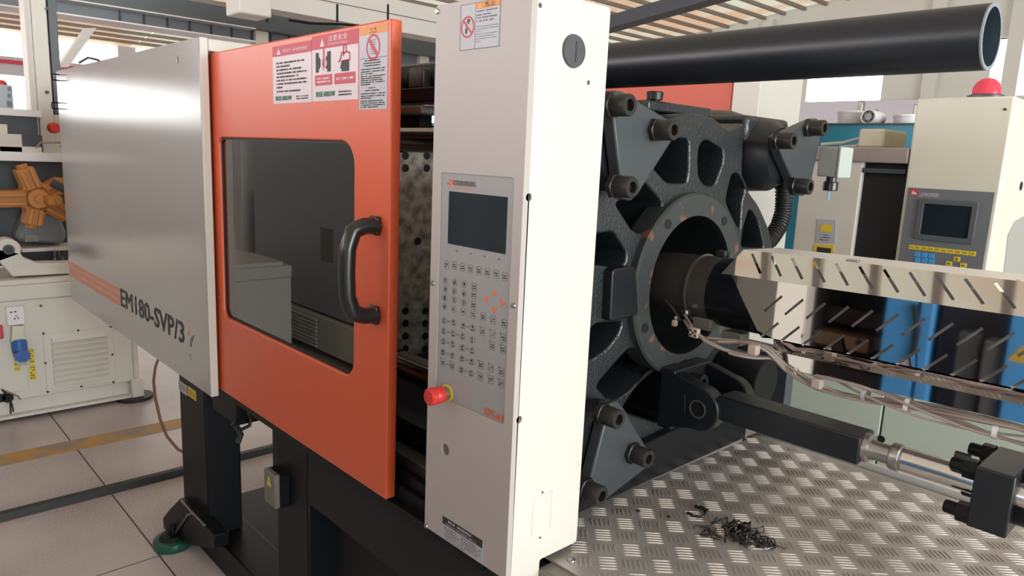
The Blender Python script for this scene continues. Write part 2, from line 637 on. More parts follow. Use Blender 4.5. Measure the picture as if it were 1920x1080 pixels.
# end wall (-X): sheet wall with bright window openings
we = thing('wall_far', 'pale end wall of the hall with bright windows and a red band', None, (XE, 2, 0), kind='structure')
m = MB()
P = PX(XE)
zs = [P(0, y)[1] for y in (140, 203)]
zl = P(0, 203)[1]; zh = P(0, 139)[1]; z2 = P(0, 118)[1]; z3 = P(0, 104)[1]
m.box((XE - 0.2, -7.5, 0), (XE, YG, 1.86))
m.box((XE - 0.2, -7.5, zh), (XE, YG, z2))
m.box((XE - 0.2, -7.5, z2 + 0.06), (XE, YG, z3))
for y in (-7.5, -5.6, 1.2, 3.75, 6.5, 9.5):
    m.box((XE - 0.2, y, 1.86), (XE, y + 0.28, ROOF0 + 0.05))
m.box((XE - 0.2, -7.5, z3), (XE, 1.2, ROOF0 + .05))
m.build('wall_sheet', M['wallfar'], we)
MB().box((XE - 0.21, -7.5, z2), (XE + 0.02, YG, z2 + 0.06)).build('red_band', M['redline'], we)
w1 = thing('window_1', 'row of overexposed windows in the far end wall', None, (XE, 2, 1.5), kind='structure')
for y0, y1 in ((-5.3, 1.2), (1.5, 3.75), (4.05, 6.5), (6.8, 9.5)):
    MB().box((XE - 0.12, y0, 1.86), (XE - 0.1, y1, zh)).build('pane', M['pane'], w1)
    if y0 > 0: MB().box((XE - 0.12, y0, z3), (XE - 0.1, y1, ROOF0)).build('pane', M['pane'], w1)

# gable wall (+Y) with two windows
P = PY(YG)
wa = (P(1515, 142), P(1650, 188)); wb = (P(1866, 72), P(1990, 177))
ww = rect(wa[0][0], wa[1][1], wa[1][0], wa[0][1]); wv = rect(wb[0][0], wb[1][1], wb[1][0], wb[0][1])
wg = sheet('wall_back', front(YG), [(XE - 0.2, 0), (9, 0), (9, roofz(9) + 0.1), (XE - 0.2, roofz(XE - 0.2) + 0.1)], [ww, wv], -0.2, 0, M['wallwhite'])
structure(wg, 'whitewashed gable wall with two bright windows')
pm = MB()
for px in (1755, 1905, 1440):
    x = P(px, 100)[0]
    pm.box((x - 0.09, YG - 0.12, 0), (x + 0.09, YG, roofz(x)))
pm.build('pilaster', M['wallwhite'], wg)
w2 = thing('window_2', 'two overexposed windows high in the gable wall', None, (-5, YG, 2.6), kind='structure')
for r in (ww, wv):
    MB().prism(front(YG), r, -0.14, -0.12).build('pane', M['pane'], w2)
    u0, v0, u1, v1 = r[0][0], r[0][1], r[2][0], r[2][1]
    fm = MB()
    fm.prism(front(YG), rect(u0 - 0.03, v0 - 0.03, u1 + 0.03, v0), -0.1, 0.02)
    fm.prism(front(YG), rect(u0 - 0.03, v1, u1 + 0.03, v1 + 0.03), -0.1, 0.02)
    fm.build('window_frame', M['wallwhite'], w2)
P8 = PY(YG - 0.3)
lp = P8(1480, 195), P8(1745, 232)
structure(MB().prism(front(YG - 0.3), rect(lp[0][0] - 0.4, 0, lp[1][0], P8(1600, 190)[1]), -0.05, 0).build('trim_1', M['lilac']), 'pale lilac sheet partition along the gable wall')

# near wall behind the camera and right-hand wall around the open gate
wn = structure(sheet('wall_near', front(-6.5), [(XE, 0), (9, 0), (9, roofz(9)), (XE, roofz(XE))],
      [rect(a, 1.7, a + 1.9, 3.1) for a in (-12, -9.4, -6.8, -4.2, -1.6, 1.0)], -0.1, 0.1, M['wallwhite']), 'wall behind the aisle with a row of windows')
w3 = thing('window_3', 'row of windows behind the aisle', None, (-3, -6.5, 1.7), kind='structure')
for a in (-12, -9.4, -6.8, -4.2, -1.6, 1.0):
    MB().prism(front(-6.5), rect(a, 1.7, a + 1.9, 3.1), -0.01, 0.01).build('pane', M['pane'], w3)
structure(sheet('wall_right', right(9), [(-6.6, 0), (YG, 0), (YG, roofz(9)), (-6.6, roofz(9))], [rect(-3, 0.001, 5.5, 4.2)], 0, 0.2, M['wallwhite']), 'right wall of the hall with the open gate')

# roof: backlit sheets on purlins, one rafter
ce = thing('ceiling', 'sloping fibreglass roof on dark purlins', None, (-4, 2, 3.5), kind='structure')
rf = Fr((XE - 0.3, 0, roofz(XE - 0.3)), (1, 0, SLOPE), (0, 1, 0))
k = 0
for i in range(12):
    m = MB(); y0 = -6.6 + i * 1.52
    m.fbox(rf, 0, y0, 24.5, y0 + 1.5, 0.10, 0.106)
    m.build('roof_sheet', M['roof'], ce)
o = None
for i in range(50):
    x = XE + 0.25 + i * 0.335
    if o is None:
        m = MB()
        m.box((x - 0.025, -6.5, roofz(x) + 0.04), (x + 0.025, YG, roofz(x) + 0.09))
        o = p0 = m.build('purlin', M['purlin'], ce); x0 = x
    else:
        clone(p0, (x - x0, 0, roofz(x) - roofz(x0)), ce)
a, b = ony(1144, 52, 5.2), ony(1329, 0, 5.2)
rb = Fr(a, (b - a), (0, 1, 0))
L0 = (b - a).length
vh = Vector((0, 0, 1))
structure(MB().hexa([a + (a - b) * 6, b + (b - a) * 9, b + (b - a) * 9 + Vector((0, .16, 0)), a + (a - b) * 6 + Vector((0, .16, 0))],
          [a + (a - b) * 6 + vh * .11, b + (b - a) * 9 + vh * .11, b + (b - a) * 9 + Vector((0, .16, .11)), a + (a - b) * 6 + Vector((0, .16, .11))]).build('trim_2', M['rafter']), 'dark sloping rafter under the roof sheets')

# ------------------------------------------------------------------ overhead robot gantry of the left machine
XG = -5.6
P = PX(XG)


def yz_poly(name, pts, x0, x1, matl, parent, bevel=0):
    return MB().prism(right(0), pts, x0, x1).build(name, matl, parent, bevel=bevel)


ga = thing('robot_gantry', 'cream and blue-grey steel gantry beam crossing above the left machine', 'gantry', (XG, 1.6, 2.2))
zb = lambda px, py: P(px, py)[1]
# blue-grey main beam, tray with dividing ribs, posts
y0, y1 = 0.2, 5.6
MB().box((XG - 0.25, y0, zb(110, -3)), (XG, y1, zb(110, -42))).build('beam', M['midgrey'], ga, bevel=0.006)
MB().box((XG - 0.22, y0, zb(110, -2)), (XG + 0.02, P(478, 55)[0], zb(110, -4.5))).build('flange', M['white'], ga)
tr = MB().box((XG - 0.12, y0, zb(200, 38)), (XG - 0.1, y1, zb(200, 10))).build('tray_panel', M['grey'], ga)
MB().box((XG - 0.22, y0, zb(106, 26)), (XG + 0.02, P(478, 80)[0], zb(106, 23))).build('flange', M['white'], ga)
rib0 = None
for i in range(14):
    yy = 1.55 + i * 0.155
    if rib0 is None:
        rib0 = MB().box((XG - 0.1, yy - 0.006, zb(200, 38)), (XG - 0.085, yy + 0.006, zb(200, 10))).build('divider', M['darkgrey'], ga); yy0 = yy
    elif yy < 3.0 or 3.4 < yy: clone(rib0, (0, yy - yy0, 0), ga)
for px in (497, 803):
    y, z = P(px, 75)
    MB().box((XG - 0.3, y - 0.05, 1.2), (XG - 0.05, y + 0.05, zb(500, 58))).build('post', M['cream'], ga)
XH = -4.3
P2 = PX(XH)
cb = thing('linear_axis', 'cream traverse beam running above the orange safety door', 'beam', (XH, 2.6, 2.2))
za, zc = P2(640, 0)[1], P2(640, 52)[1]
MB().box((XH - 0.16, 1.95, P2(700, 51)[1]), (XH, 5.4, P2(700, -10)[1])).build('beam', M['pipecream'], cb, bevel=0.004)
MB().box((XH - 0.18, 1.95, P2(700, 20)[1]), (XH + 0.004, 5.4, P2(700, 18.5)[1])).build('edge_seam', M['midgrey'], cb)
for px in (632, 727, 500):
    y, z = P2(px, 20)
    MB().box((XH, y - 0.006, P2(px, 42)[1] if px != 727 else P2(727, 46)[1]), (XH + 0.006, y + 0.006, P2(px, 8)[1])).build('clip', M['black'], cb)
y, z = P2(455, 10)
MB().box((XH - 0.1, y - 0.06, z - 0.06), (XH + 0.1, y + 0.13, z + 0.1)).build('carriage', M['cream'], cb, bevel=0.01)
MB().tube([P3 for P3 in (Vector((XH + 0.01, *P2(540, 38))), Vector((XH + 0.01, *P2(580, 44))), Vector((XH + 0.01, *P2(640, 46))), Vector((XH + 0.01, *P2(690, 50))))], 0.008).build('cable', M['black'], cb)

# ------------------------------------------------------------------ left machine (toggle clamp with orange star)
XL = -4.43
P = PX(XL)
FL = right(XL)
lm = thing('toggle_press', 'cream toggle clamp machine with louvred base at the left edge', 'machine', (XL - 0.6, 0.6, 0))
yc = P(263, 700)[0]
zt = P(60, 561)[1]
zbse = 0.115
MB().box((XL - 1.6, -0.5, zbse), (XL, yc - 0.035, zt)).build('base_cabinet', M['cream'], lm, bevel=0.006)
MB().box((XL - 1.6, yc - 0.03, zbse), (XL - 0.02, yc, zt)).build('corner_post', M['cream'], lm, bevel=0.003)
MB().box((XL - 1.6, -0.5, 0.03), (XL - 0.035, yc, zbse + 0.005)).build('skid', M['cream'], lm)
MB().box((XL - 0.06, -0.5, 0.02), (XL + 0.01, yc - 0.02, 0.035)).build('skid_flange', M['cream'], lm)
MB().box((XL - 0.1, yc - 0.055, 0.02), (XL + 0.025, yc + 0.01, 0.13)).build('foot_bracket', M['cream'], lm, bevel=0.004)
MB().lathe((XL - 0.03, yc - 0.03, 0), (0, 0, 1), [(0, 0), (0, .1), (.02, .1), (.02, 0)], 20).build('foot_pad', M['rubber'], lm)
zt2 = P(60, 533)[1]
MB().box((XL - 1.6, -0.5, zt), (XL + 0.012, yc - 0.3, zt2)).build('platform', M['cream'], lm, bevel=0.006)
MB().box((XL - 0.5, -0.45, zt2), (XL - 0.01, yc - 0.31, P(60, 524)[1])).build('guide_rail', M['cream'], lm, bevel=0.003)
# louvre panel
q = [P(80, 628), P(211, 612), P(215, 716), P(90, 735)]
u0, u1, v0, v1 = q[0][0], q[1][0], q[3][1], q[1][1]
pn = MB().fbox(FL, u0, v0, u1, v1, 0.0, 0.006).build('louvre_panel', M['cream'], lm, bevel=0.002)
lv = None
for i in range(9):
    a = P(95 + 0.7 * i, 636.5 + i * 10.2); b = P(200 + 0.35 * i, 624.5 + i * 9.9)
    if lv is None:
        m = MB()
        m.hexa([FL(a[0], a[1] - .012, .006), FL(b[0], a[1] - .012, .006), FL(b[0], a[1] + .012, .006), FL(a[0], a[1] + .012, .006)],
               [FL(a[0] + .004, a[1] - .011, .03), FL(b[0] - .004, a[1] - .011, .03), FL(b[0] - .004, a[1] + .008, .008), FL(a[0] + .004, a[1] + .008, .008)])
        lv = m.build('louvre', M['cream'], pn); z0 = a[1]
    else:
        clone(lv, (0, 0, a[1] - z0), pn)
sb = None
for px, py in ((81, 625), (146, 619), (207, 612), (85, 680), (210, 664), (89, 734), (152, 724), (212, 716), (76, 573)):
    c = P(px, py)
    MB().cyl(FL(c[0], c[1], 0.004), FL(c[0], c[1], 0.011), 0.006, 8).build('screw', M['bolt'], lm)
q = P(-30, 645), P(54, 730)
MB().fbox(FL, q[0][0], q[1][1], q[1][0], q[0][1], 0, 0.005).build('inspection_cover', M['cream'], lm, bevel=0.002)
q = P(9, 575), P(46, 606)
s = MB().fbox(FL, q[0][0], q[1][1], q[1][0], q[0][1], 0, 0.03).build('socket_outlet', M['white'], lm, bevel=0.006)
flat(FL, [rect(*P(17, 585), *P(21, 582)), rect(*P(25, 584), *P(28, 581)), rect(*P(24, 597), *P(27, 594)), rect(*P(31, 596), *P(33, 593)), rect(*P(27.5, 592), *P(29, 589))], M['print'], s, 'socket_holes', 0.03, 0.031)
q = P(17, 609), P(48, 637)
MB().prism(FL, [P(20, 609), P(43, 608), P(42, 622), P(48, 635), P(18, 638)][::-1], 0, 0.05).build('plug_bracket', M['creamdirty'], lm, bevel=0.004)
c = P(34, 648); d = P(37, 661)
bp = MB().cyl(FL(c[0], P(34, 636)[1], 0.03), FL(c[0], P(34, 655)[1], 0.05), 0.035, 16).build('plug_body', M['bluesocket'], lm)
MB().cyl(FL(d[0], d[1], 0.02), FL(d[0], d[1], 0.085), 0.034, 18).build('plug_face', M['bluesocket'], bp)
MB().lathe(FL(d[0], d[1] - 0.03, 0.03), (0, 0, -1), [(0, 0), (0, .03), (.03, .022), (.03, 0)], 14).build('cable_boot', M['foam'], bp)
for pa, pb in (((52, 654), (65, 680)), ((54, 685), (68, 711)), ((25, 680), (38, 685)), ((26, 688), (39, 694))):
    a, b = P(*pa), P(*pb)
    y = MB().fbox(FL, a[0], b[1], b[0], a[1], 0.005, 0.0065).build('warning_sticker', M['yellow'], lm)
    rn = random.Random(int(pa[0]))
    flat(FL, dashes(FL, a[0] + .004, b[1] + .004, b[0] - .004, a[1] - .004, 5, rn, 0.35), M['print'], y, 'sticker_print', 0.0066, 0.0075)
a = P(-12, 610); b = P(5, 632)
rs = MB().fbox(FL, a[0], b[1], b[0], a[1], 0, 0.04).build('isolator_box', M['pinkprint'], lm, bevel=0.004)
for px in (0, 15):
    c = P(px, 746)
    MB().cyl(FL(c[0], c[1], -0.03), FL(c[0], c[1], 0.002), 0.026, 16).build('cable_hole', M['blackdeep'], lm)
for pts in (((2, 728), (10, 738), (18, 752), (19, 774)), ((4, 729), (14, 740), (21, 756), (24, 770)), ((3, 730), (20, 736), (32, 741), (37, 747))):
    MB().tube([FL(*P(*p), 0.02) for p in pts], 0.004, 6).build('loose_wire', M['hosebrown'] if pts[2][0] == 32 else M['rubber'], lm)
# lug, cylinder head and die head behind the star
FB = right(XL - 0.06)
Pb = PX(XL - 0.06)
lug = [Pb(*p) for p in ((22, 518), (-60, 400), (-40, 380))] + []
c = Pb(16, 468)
r = (Vector(Pb(40, 468)) - Vector(c)).length
pts = [Pb(24, 519), Pb(140, 513), Pb(140, 493), Pb(72, 494), Pb(45, 484)]
for i in range(13):
    a = math.radians(-25 + i * 17)
    pts.append((c[0] + r * math.cos(a), c[1] + r * math.sin(a)))
pts += [Pb(-30, 490), Pb(-20, 470)]
MB().prism(FB, pts, -0.12, 0).build('link_lug', M['cream'], lm, bevel=0.006)
MB().lathe(FB(c[0], c[1], -0.02), (1, 0, 0), [(0, 0), (0, .026), (.03, .026), (.03, .012), (.024, .01), (.024, 0)], 18).build('link_pin', M['darkgrey'], lm)
Fs = right(XL - 0.35); Ps = PX(XL - 0.35)
a, b = Ps(-40, 545), Ps(140, 300)
MB().prism(Fs, [Ps(-40, 500), Ps(140, 500), Ps(140, 300), Ps(-40, 300)], -0.25, -0.15).build('rear_plate', M['darkgrey'], lm)
MB().prism(Fs, roundpoly([Ps(25, 452), Ps(50, 395), Ps(110, 400), Ps(126, 440), Ps(118, 458)], 0.05), -0.15, 0.0).build('cylinder_head', M['grey'], lm, bevel=0.02)
a = Ps(45, 440), Ps(72, 452)
MB().fbox(Fs, a[0][0], a[1][1], a[1][0], a[0][1], 0.0, 0.015).build('head_plate', M['frame'], lm)
a = Ps(38, 471), Ps(150, 459)
MB().fbox(Fs, a[0][0], a[0][1], a[1][0], a[1][1], -0.2, 0.06).build('cross_bar', M['cream'], lm, bevel=0.003)
c = Ps(96, 486)
MB().lathe(Fs(c[0], Ps(96, 494)[1], 0.1), (0, 0, 1), [(0, 0), (0, .035), (.02, .045), (.05, .04), (.05, .025), (.085, .025), (.085, 0)], 14).build('oil_cap', M['plastic'], lm)
# upper deck
Fu = right(XL - 0.3); Pu = PX(XL - 0.3)
a = Pu(-40, 300.5), Pu(135, 288)
MB().fbox(Fu, a[0][0] - 0.3, a[0][1], a[1][0], a[1][1], -0.4, 0).build('upper_deck', M['white'], lm, bevel=0.003)
for pa, pb, mt in (((-20, 288), (80, 276), 'cream'), ((0, 285), (42, 252), 'pipecream'), ((43, 284), (84, 255), 'darkgrey'), ((-30, 252), (73, 214), 'darkgrey'), ((0, 252), (15, 233), 'creamdirty'), ((-30, 214), (80, 207), 'white')):
    a, b = Pu(*pa), Pu(*pb)
    MB().fbox(Fu, a[0], a[1], b[0], b[1], -0.3, -0.02 if mt != 'darkgrey' else -0.06).build('deck_unit', M[mt], lm, bevel=0.004)
MB().tube([Fu(*Pu(*p), 0.02) for p in ((66, 277), (74, 267), (114, 267), (112, 276))], 0.006, 8).build('grab_handle', M['steel'], lm)
c = Pu(105, 240)
MB().lathe(Fu(c[0], c[1], -0.08), (1, 0, 0), [(0, 0), (0, .03), (.05, .03), (.06, .022), (.06, 0)], 16).build('push_button', M['red'], lm)

# two-tone column
cm = thing('robot_column', 'tall two-tone column beside the white clamp cover', 'column', (XL - 0.5, 0.85, 1.3))
Pc = PX(XL - 0.45); Fc = right(XL - 0.45)
zt_ = Pc(80, -30)[1]
a, b = Pc(61, 230), Pc(80, 230)
MB().fbox(Fc, a[0], 1.38, Pc(74, 230)[0], zt_, -0.14, -0.01).build('column_web', M['pipecream'], cm, bevel=0.004)
MB().fbox(Fc, Pc(74, 230)[0], 1.38, Pc(101, 230)[0], zt_, -0.14, 0.01).build('column_face', M['cream'], cm, bevel=0.004)
MB().fbox(Fc, Pc(99, 180)[0] + 0.004, Pc(100, 214)[1], Pc(117, 180)[0], zt_, -0.14, 0.0).build('cable_duct', M['midgrey'], cm, bevel=0.003)
MB().fbox(Fc, Pc(99, 220)[0] + 0.004, 1.38, Pc(117, 240)[0], Pc(100, 216)[1], -0.13, 0.0).build('column_foot', M['creamdirty'], cm, bevel=0.003)
for py in (17, 173):
    c = Pc(87, py)
    MB().cyl(Fc(c[0], c[1], 0.008), Fc(c[0], c[1], 0.03), 0.009, 10).build('column_screw', M['bolt'], cm)
MB().hexa([Fc(*Pc(140, 118), -0.5), Fc(*Pc(160, 118), -0.5), Fc(*Pc(215, 40), -0.5), Fc(*Pc(195, 40), -0.5)],
          [Fc(*Pc(140, 118), -0.4), Fc(*Pc(160, 118), -0.4), Fc(*Pc(215, 40), -0.4), Fc(*Pc(195, 40), -0.4)]).build('diagonal_brace', M['pipecream'], cm)

# robot control unit
Pr = PX(-6.0); Fx = right(-6.0)
ru = thing('robot_unit', 'pale blue control box with a red beacon by the bright window', 'control box', (-6.1, 0.95, 1.7))
a, b = Pr(-15, 208), Pr(23, 160)
MB().fbox(Fx, a[0], a[1], b[0], b[1], -0.3, 0).build('box_shell', mat('pale_blue_paint', (0.50, 0.58, 0.66), 0.5), ru, bevel=0.01)
for pa, pb in (((15, 170), (20, 164)), ((15, 183), (20, 176)), ((14, 200), (21, 190))):
    a, b = Pr(*pa), Pr(*pb)
    MB().fbox(Fx, a[0], a[1], b[0], b[1], 0, 0.01).build('connector', M['grey'], ru)
c = Pr(9, 159)
MB().lathe(Fx(c[0], c[1], -0.1), (0, 0, 1), [(0, 0), (0, .03), (.02, .028), (.035, .012), (.035, 0)], 12).build('beacon', M['red'], ru)
MB().fbox(Fx, Pr(-30, 213)[0], Pr(0, 212)[1], Pr(30, 213)[0], Pr(0, 208)[1], -0.3, 0.05).build('shelf_plate', M['white'], ru)

# orange star: five-armed gear housing
Px_ = PX(XL - 0.2); Fo = right(XL - 0.2)
c = Px_(70, 372)
st = thing('star_housing', 'orange five-armed cast housing in the clamp of the left machine', 'gear housing', Fo(c[0], c[1], 0))
pxm = (Vector(Px_(130, 372)) - Vector(c)).length / 60
hub = MB().lathe(Fo(c[0], c[1], -0.1), (1, 0, 0), [(0, 0), (0, 32 * pxm), (.1, 30 * pxm), (.12, 24 * pxm), (.15, 20 * pxm), (.15, 9 * pxm), (.16, 8 * pxm), (.16, 0)], 20)
hub.build('hub', M['starorange'], st)
for ang, ln in ((108, 66), (181, 72), (258, 58), (325, 66), (32, 60)):
    a = math.radians(ang)
    fa = Fr(Fo(c[0], c[1], 0), Vector((0, math.cos(a), math.sin(a))), Vector((0, -math.sin(a), math.cos(a))))
    am = MB()
    w = 17 * pxm
    am.prism(fa, [(20 * pxm, -22 * pxm), (34 * pxm, -w), (ln * pxm, -w), (ln * pxm, w), (34 * pxm, w), (20 * pxm, 22 * pxm)], -0.1, 0.03)
    arm = am.build('arm', M['starorange'], st, bevel=0.006)
    rm = MB()
    for s_ in (-1, 1):
        rm.prism(fa, rect(22 * pxm, s_ * 9 * pxm - 4 * pxm, ln * pxm - 0.004, s_ * 9 * pxm + 4 * pxm), 0.03, 0.05)
    rm.build('arm_rib', M['starorange'], arm, bevel=0.004)
    MB().cyl(fa(ln * pxm, 0, -0.035), fa(ln * pxm + 0.02, 0, -0.035), 11 * pxm, 14).build('arm_cap', M['starorange'], arm)
mo = Px_(95, 372)
motor = MB().fbox(Fo, c[0] + 8 * pxm, c[1] - 12 * pxm, c[0] + 36 * pxm, c[1] + 8 * pxm, 0.04, 0.16).build('motor_block', M['starorange'], st, bevel=0.012)
MB().lathe(Fo(c[0] + 27 * pxm, c[1] - 1 * pxm, 0.16), (1, 0, 0), [(0, 0), (0, .018), (.012, .016), (.012, 0)], 12).build('port_plug', M['starorange'], motor)
MB().tube([Fo(*Px_(82, 338), 0.19), Fo(*Px_(118, 358), 0.19), Fo(*Px_(135, 372), 0.18)], 0.022, 10).build('hydraulic_hose', M['darkgrey'], st)

# cables and rags on the floor
tag(MB().hexa([(-3.30, -2.2, 0), (-3.24, -2.2, 0), (-3.24, 3.0, 0), (-3.30, 3.0, 0)],
              [(-3.285, -2.2, .028), (-3.255, -2.2, .028), (-3.255, 3.0, .028), (-3.285, 3.0, .028)]).build('cable_cover', M['rubber']),
    'long black rubber cable strip lying straight across the floor', 'cable cover')
bc = [onz(262, 700, 0.55), onz(272, 690, 0.45)]
pts = [(297, 672, 0.62), (291, 690, .5), (288, 715, .38), (291, 745, .27), (300, 785, .16), (313, 818, .07), (334, 843, .012), (350, 850, .012)]
cp = [onx(px, py, -3.75 + 0.045 * i) for i, (px, py, z) in enumerate(pts)]
tag(MB().tube(cp, 0.007, 8).build('brown_cable', M['hosebrown']), 'thin brown cable hanging down to the floor behind the clamp cover', 'cable')
a, b = onz(283, 690, 0), onz(275, 697, 0)

# ------------------------------------------------------------------ moulding machine: bed, legs, skid
YF = 0.79                    # face of the clamp cover and the console
P = PY(YF)
bed = thing('machine_bed', 'black steel bed, legs and skid carrying the moulding machine', 'machine bed', (-2.2, 1.4, 0))
MB().box((-2.68, 0.832, 0.722), (-0.93, 0.95, 0.742)).build('bed_flange', M['black'], bed, bevel=0.002)
MB().box((-2.68, 0.852, 0.742), (-0.93, 0.862, 0.774)).build('bed_side', M['black'], bed)
MB().box((-1.9, 0.865, 0.55), (-0.93, 0.90, 0.722)).build('bed_web', M['blackdeep'], bed)
MB().box((-2.68, 1.95, 0.722), (-0.93, 2.02, 0.79)).build('bed_rail', M['black'], bed)
MB().box((-2.68, 1.0, 0.74), (-1.25, 1.9, 0.755)).build('drip_tray', M['black'], bed)
leg = MB().box((-2.672, 0.862, 0.115), (-2.425, 0.985, 0.722)).build('leg', M['black'], bed, bevel=0.006)
leg2 = MB().box((-1.872, 0.862, 0.115), (-1.682, 0.985, 0.722)).build('leg', M['black'], bed, bevel=0.006)
MB().box((-1.68, 0.95, 0.1), (-0.7, 1.02, 0.722)).build('side_plate', M['blackdeep'], bed)
MB().box((-2.80, 0.885, 0), (-0.4, 1.02, 0.115)).build('skid', M['black'], bed, bevel=0.006)
MB().box((-2.80, 1.02, 0), (-0.4, 2.1, 0.06)).build('oil_pan', M['black'], bed)
# foot: gusset, screw, green levelling pad
fp = onz(325, 1022, 0)
ft = thing('levelling_foot', 'dark green round levelling pad under the left end of the black skid', 'foot', (fp.x, fp.y, 0))
MB().lathe((fp.x, fp.y, 0), (0, 0, 1), [(0, 0), (0, .068), (.012, .072), (.03, .068), (.034, .056), (.034, 0)], 28).build('pad', M['green'], ft)
MB().lathe((fp.x, fp.y, 0.034), (0, 0, 1), [(0, 0), (0, .05), (.014, .04), (.014, .012), (.05, .012), (.05, 0)], 18).build('pad_cup', M['black'], ft)
g = MB()
FG = front(0.80)
PG = PY(0.83)
gp = [PG(*p) for p in ((336, 936), (315, 958), (305, 972), (308, 1000), (322, 1016), (345, 1020), (402, 1030), (402, 1005))]
g.prism(front(0.83), gp[::-1], -0.05, 0.0)
MB_ = g.build('gusset', M['black'], bed, bevel=0.003)
MB().tube([ony(330, 998, 0.822), ony(352, 966, 0.826), ony(360, 963, 0.828)], 0.004, 6).build('weld_seam', M['steel'], MB_)
MB().tube([ony(340, 938, 0.828), ony(362, 962, 0.828), ony(384, 985, 0.828)], 0.004, 6).build('weld_seam', M['steel'], MB_)
# stickers on the first leg, junction box below the cover, box on the second leg
FLg = front(0.862); PL = PY(0.862)
for pa, pb, mt in (((335, 712), (351, 742), 'stickergrey'), ((352, 723), (368, 752), 'yellow')):
    a, b = PL(*pa), PL(*pb)
    s = MB().fbox(FLg, a[0], b[1], b[0], a[1], 0, 0.0012).build('rating_sticker', M[mt], leg)
    flat(FLg, dashes(FLg, a[0] + .006, b[1] + .006, b[0] - .006, a[1] - .006, 6, random.Random(3), 0.3), M['greyprint'], s, 'sticker_print', 0.0013, 0.002)
jb = thing('junction_box', 'black sheet box with looped cable under the edge of the clamp cover', 'junction box', (-2.2, 0.85, 0.7))
q = PY(0.84)(397, 735), PY(0.84)(431, 790)
MB().box((q[0][0], 0.84, q[1][1]), (q[1][0] + 0.05, 0.93, 0.72)).build('box_body', M['black'], jb, bevel=0.003)
lp_ = [onx(px, py, q[1][0] + 0.06) for px, py in ((436, 794), (452, 806), (468, 798), (470, 785), (464, 772))]
MB().tube(lp_, 0.006, 8).build('looped_cable', M['rubber'], jb)
lp_ = [onx(px, py, q[1][0] + 0.06) for px, py in ((440, 796), (452, 815), (446, 830))]
MB().tube(lp_, 0.009, 8).build('cable_plug', M['rubber'], jb)
a, b = PL(518, 872), PL(541, 948)
ub = thing('utility_box', 'small grey covered box with warning triangle on the middle leg', 'utility box', FLg(a[0], b[1], 0))
MB().fbox(FLg, a[0], b[1], b[0] + 0.005, a[1], 0, 0.022).build('box_body', M['black'], ub)
cv = MB().fbox(FLg, a[0], b[1] - 0.002, b[0] - 0.004, a[1] + 0.002, 0.022, 0.038).build('cover', M['frame'], ub, bevel=0.003)
c = ((a[0] + b[0]) / 2 - 0.004, (a[1] + b[1]) / 2 + 0.02)
flat(FLg, [[(c[0] - .014, c[1] - .012), (c[0] + .014, c[1] - .012), (c[0], c[1] + .016)]], M['yellow'], cv, 'warning_triangle', 0.0381, 0.0386)
text([('!', FLg, c[0], c[1] - .009, .014, .003, 'CENTER')], M['print'], cv, ext=0.0389)

# ------------------------------------------------------------------ clamp cover (left white panel)
FF = front(YF)
cc = thing('clamp_cover', 'large glossy cream clamp cover with orange stripes and machine lettering', 'machine cover', (-3.0, 0.85, 0.73))
tl, br_, tr_ = P(104.6, 132.5), P(395.8, 745), P(371, 70.3)
xl, xr, zb_, zt_ = tl[0], br_[0], br_[1], (tl[1] + tr_[1]) / 2
sl = [P(333, 112), P(356, 670)]
sh = sheet('side_panel', FF, [(xl, zb_), (xr - .004, zb_), (xr - .004, zt_), (xl, zt_)], [circle(s_[0], s_[1], .006, 12, .011) for s_ in sl], -0.022, 0.0, M['panelgrey'], cc, bevel=0.003)
MB().box((xl, YF + 0.006, zb_), (xl + 0.02, YF + 0.5, zt_)).build('end_panel', M['cream'], cc)
MB().box((xr - 0.0039, YF + 0.0002, zb_), (xr + .001, YF + 0.024, zt_)).build('edge_return', M['cream'], cc, bevel=0.003)
MB().box((xl, YF + 0.0225, zb_ + 0.03), (xr - 0.06, YF + 0.028, zt_ - 0.03)).build('inner_panel', M['blackdeep'], cc)
pa, pb = onx(386, 72, xr), onx(510, 88, xr)
pc = onx(386, 86, xr)
MB().box((xr - 0.05, YF + 0.0245, zt_ - 0.036), (xr, pb.y + 0.9, zt_ - 0.002)).build('top_rail', M['cream'], cc, bevel=0.003)
MB().box((xr - 0.9, YF + 0.08, zt_ - 0.06), (xr - 0.06, YF + 0.5, zt_ - 0.05)).build('roof_panel', M['grey'], cc)
for py in (145, 198):
    a = P(111, py - 5); b = P(111, py + 6)
    MB().tube([FF(a[0], a[1], 0), FF(a[0] + .012, a[1], .03), FF(a[0] + .02, (a[1] + b[1]) / 2, .034), FF(b[0] + .012, b[1], .03), FF(b[0], b[1], 0)], 0.003, 6).build('wire_hook', M['black'], cc)
MB().tube([onx(px, py, xl + 0.6) for px, py in ((148, 118), (165, 108), (182, 112), (190, 116))], 0.005, 6).build('loose_wire', M['darkgrey'], cc)
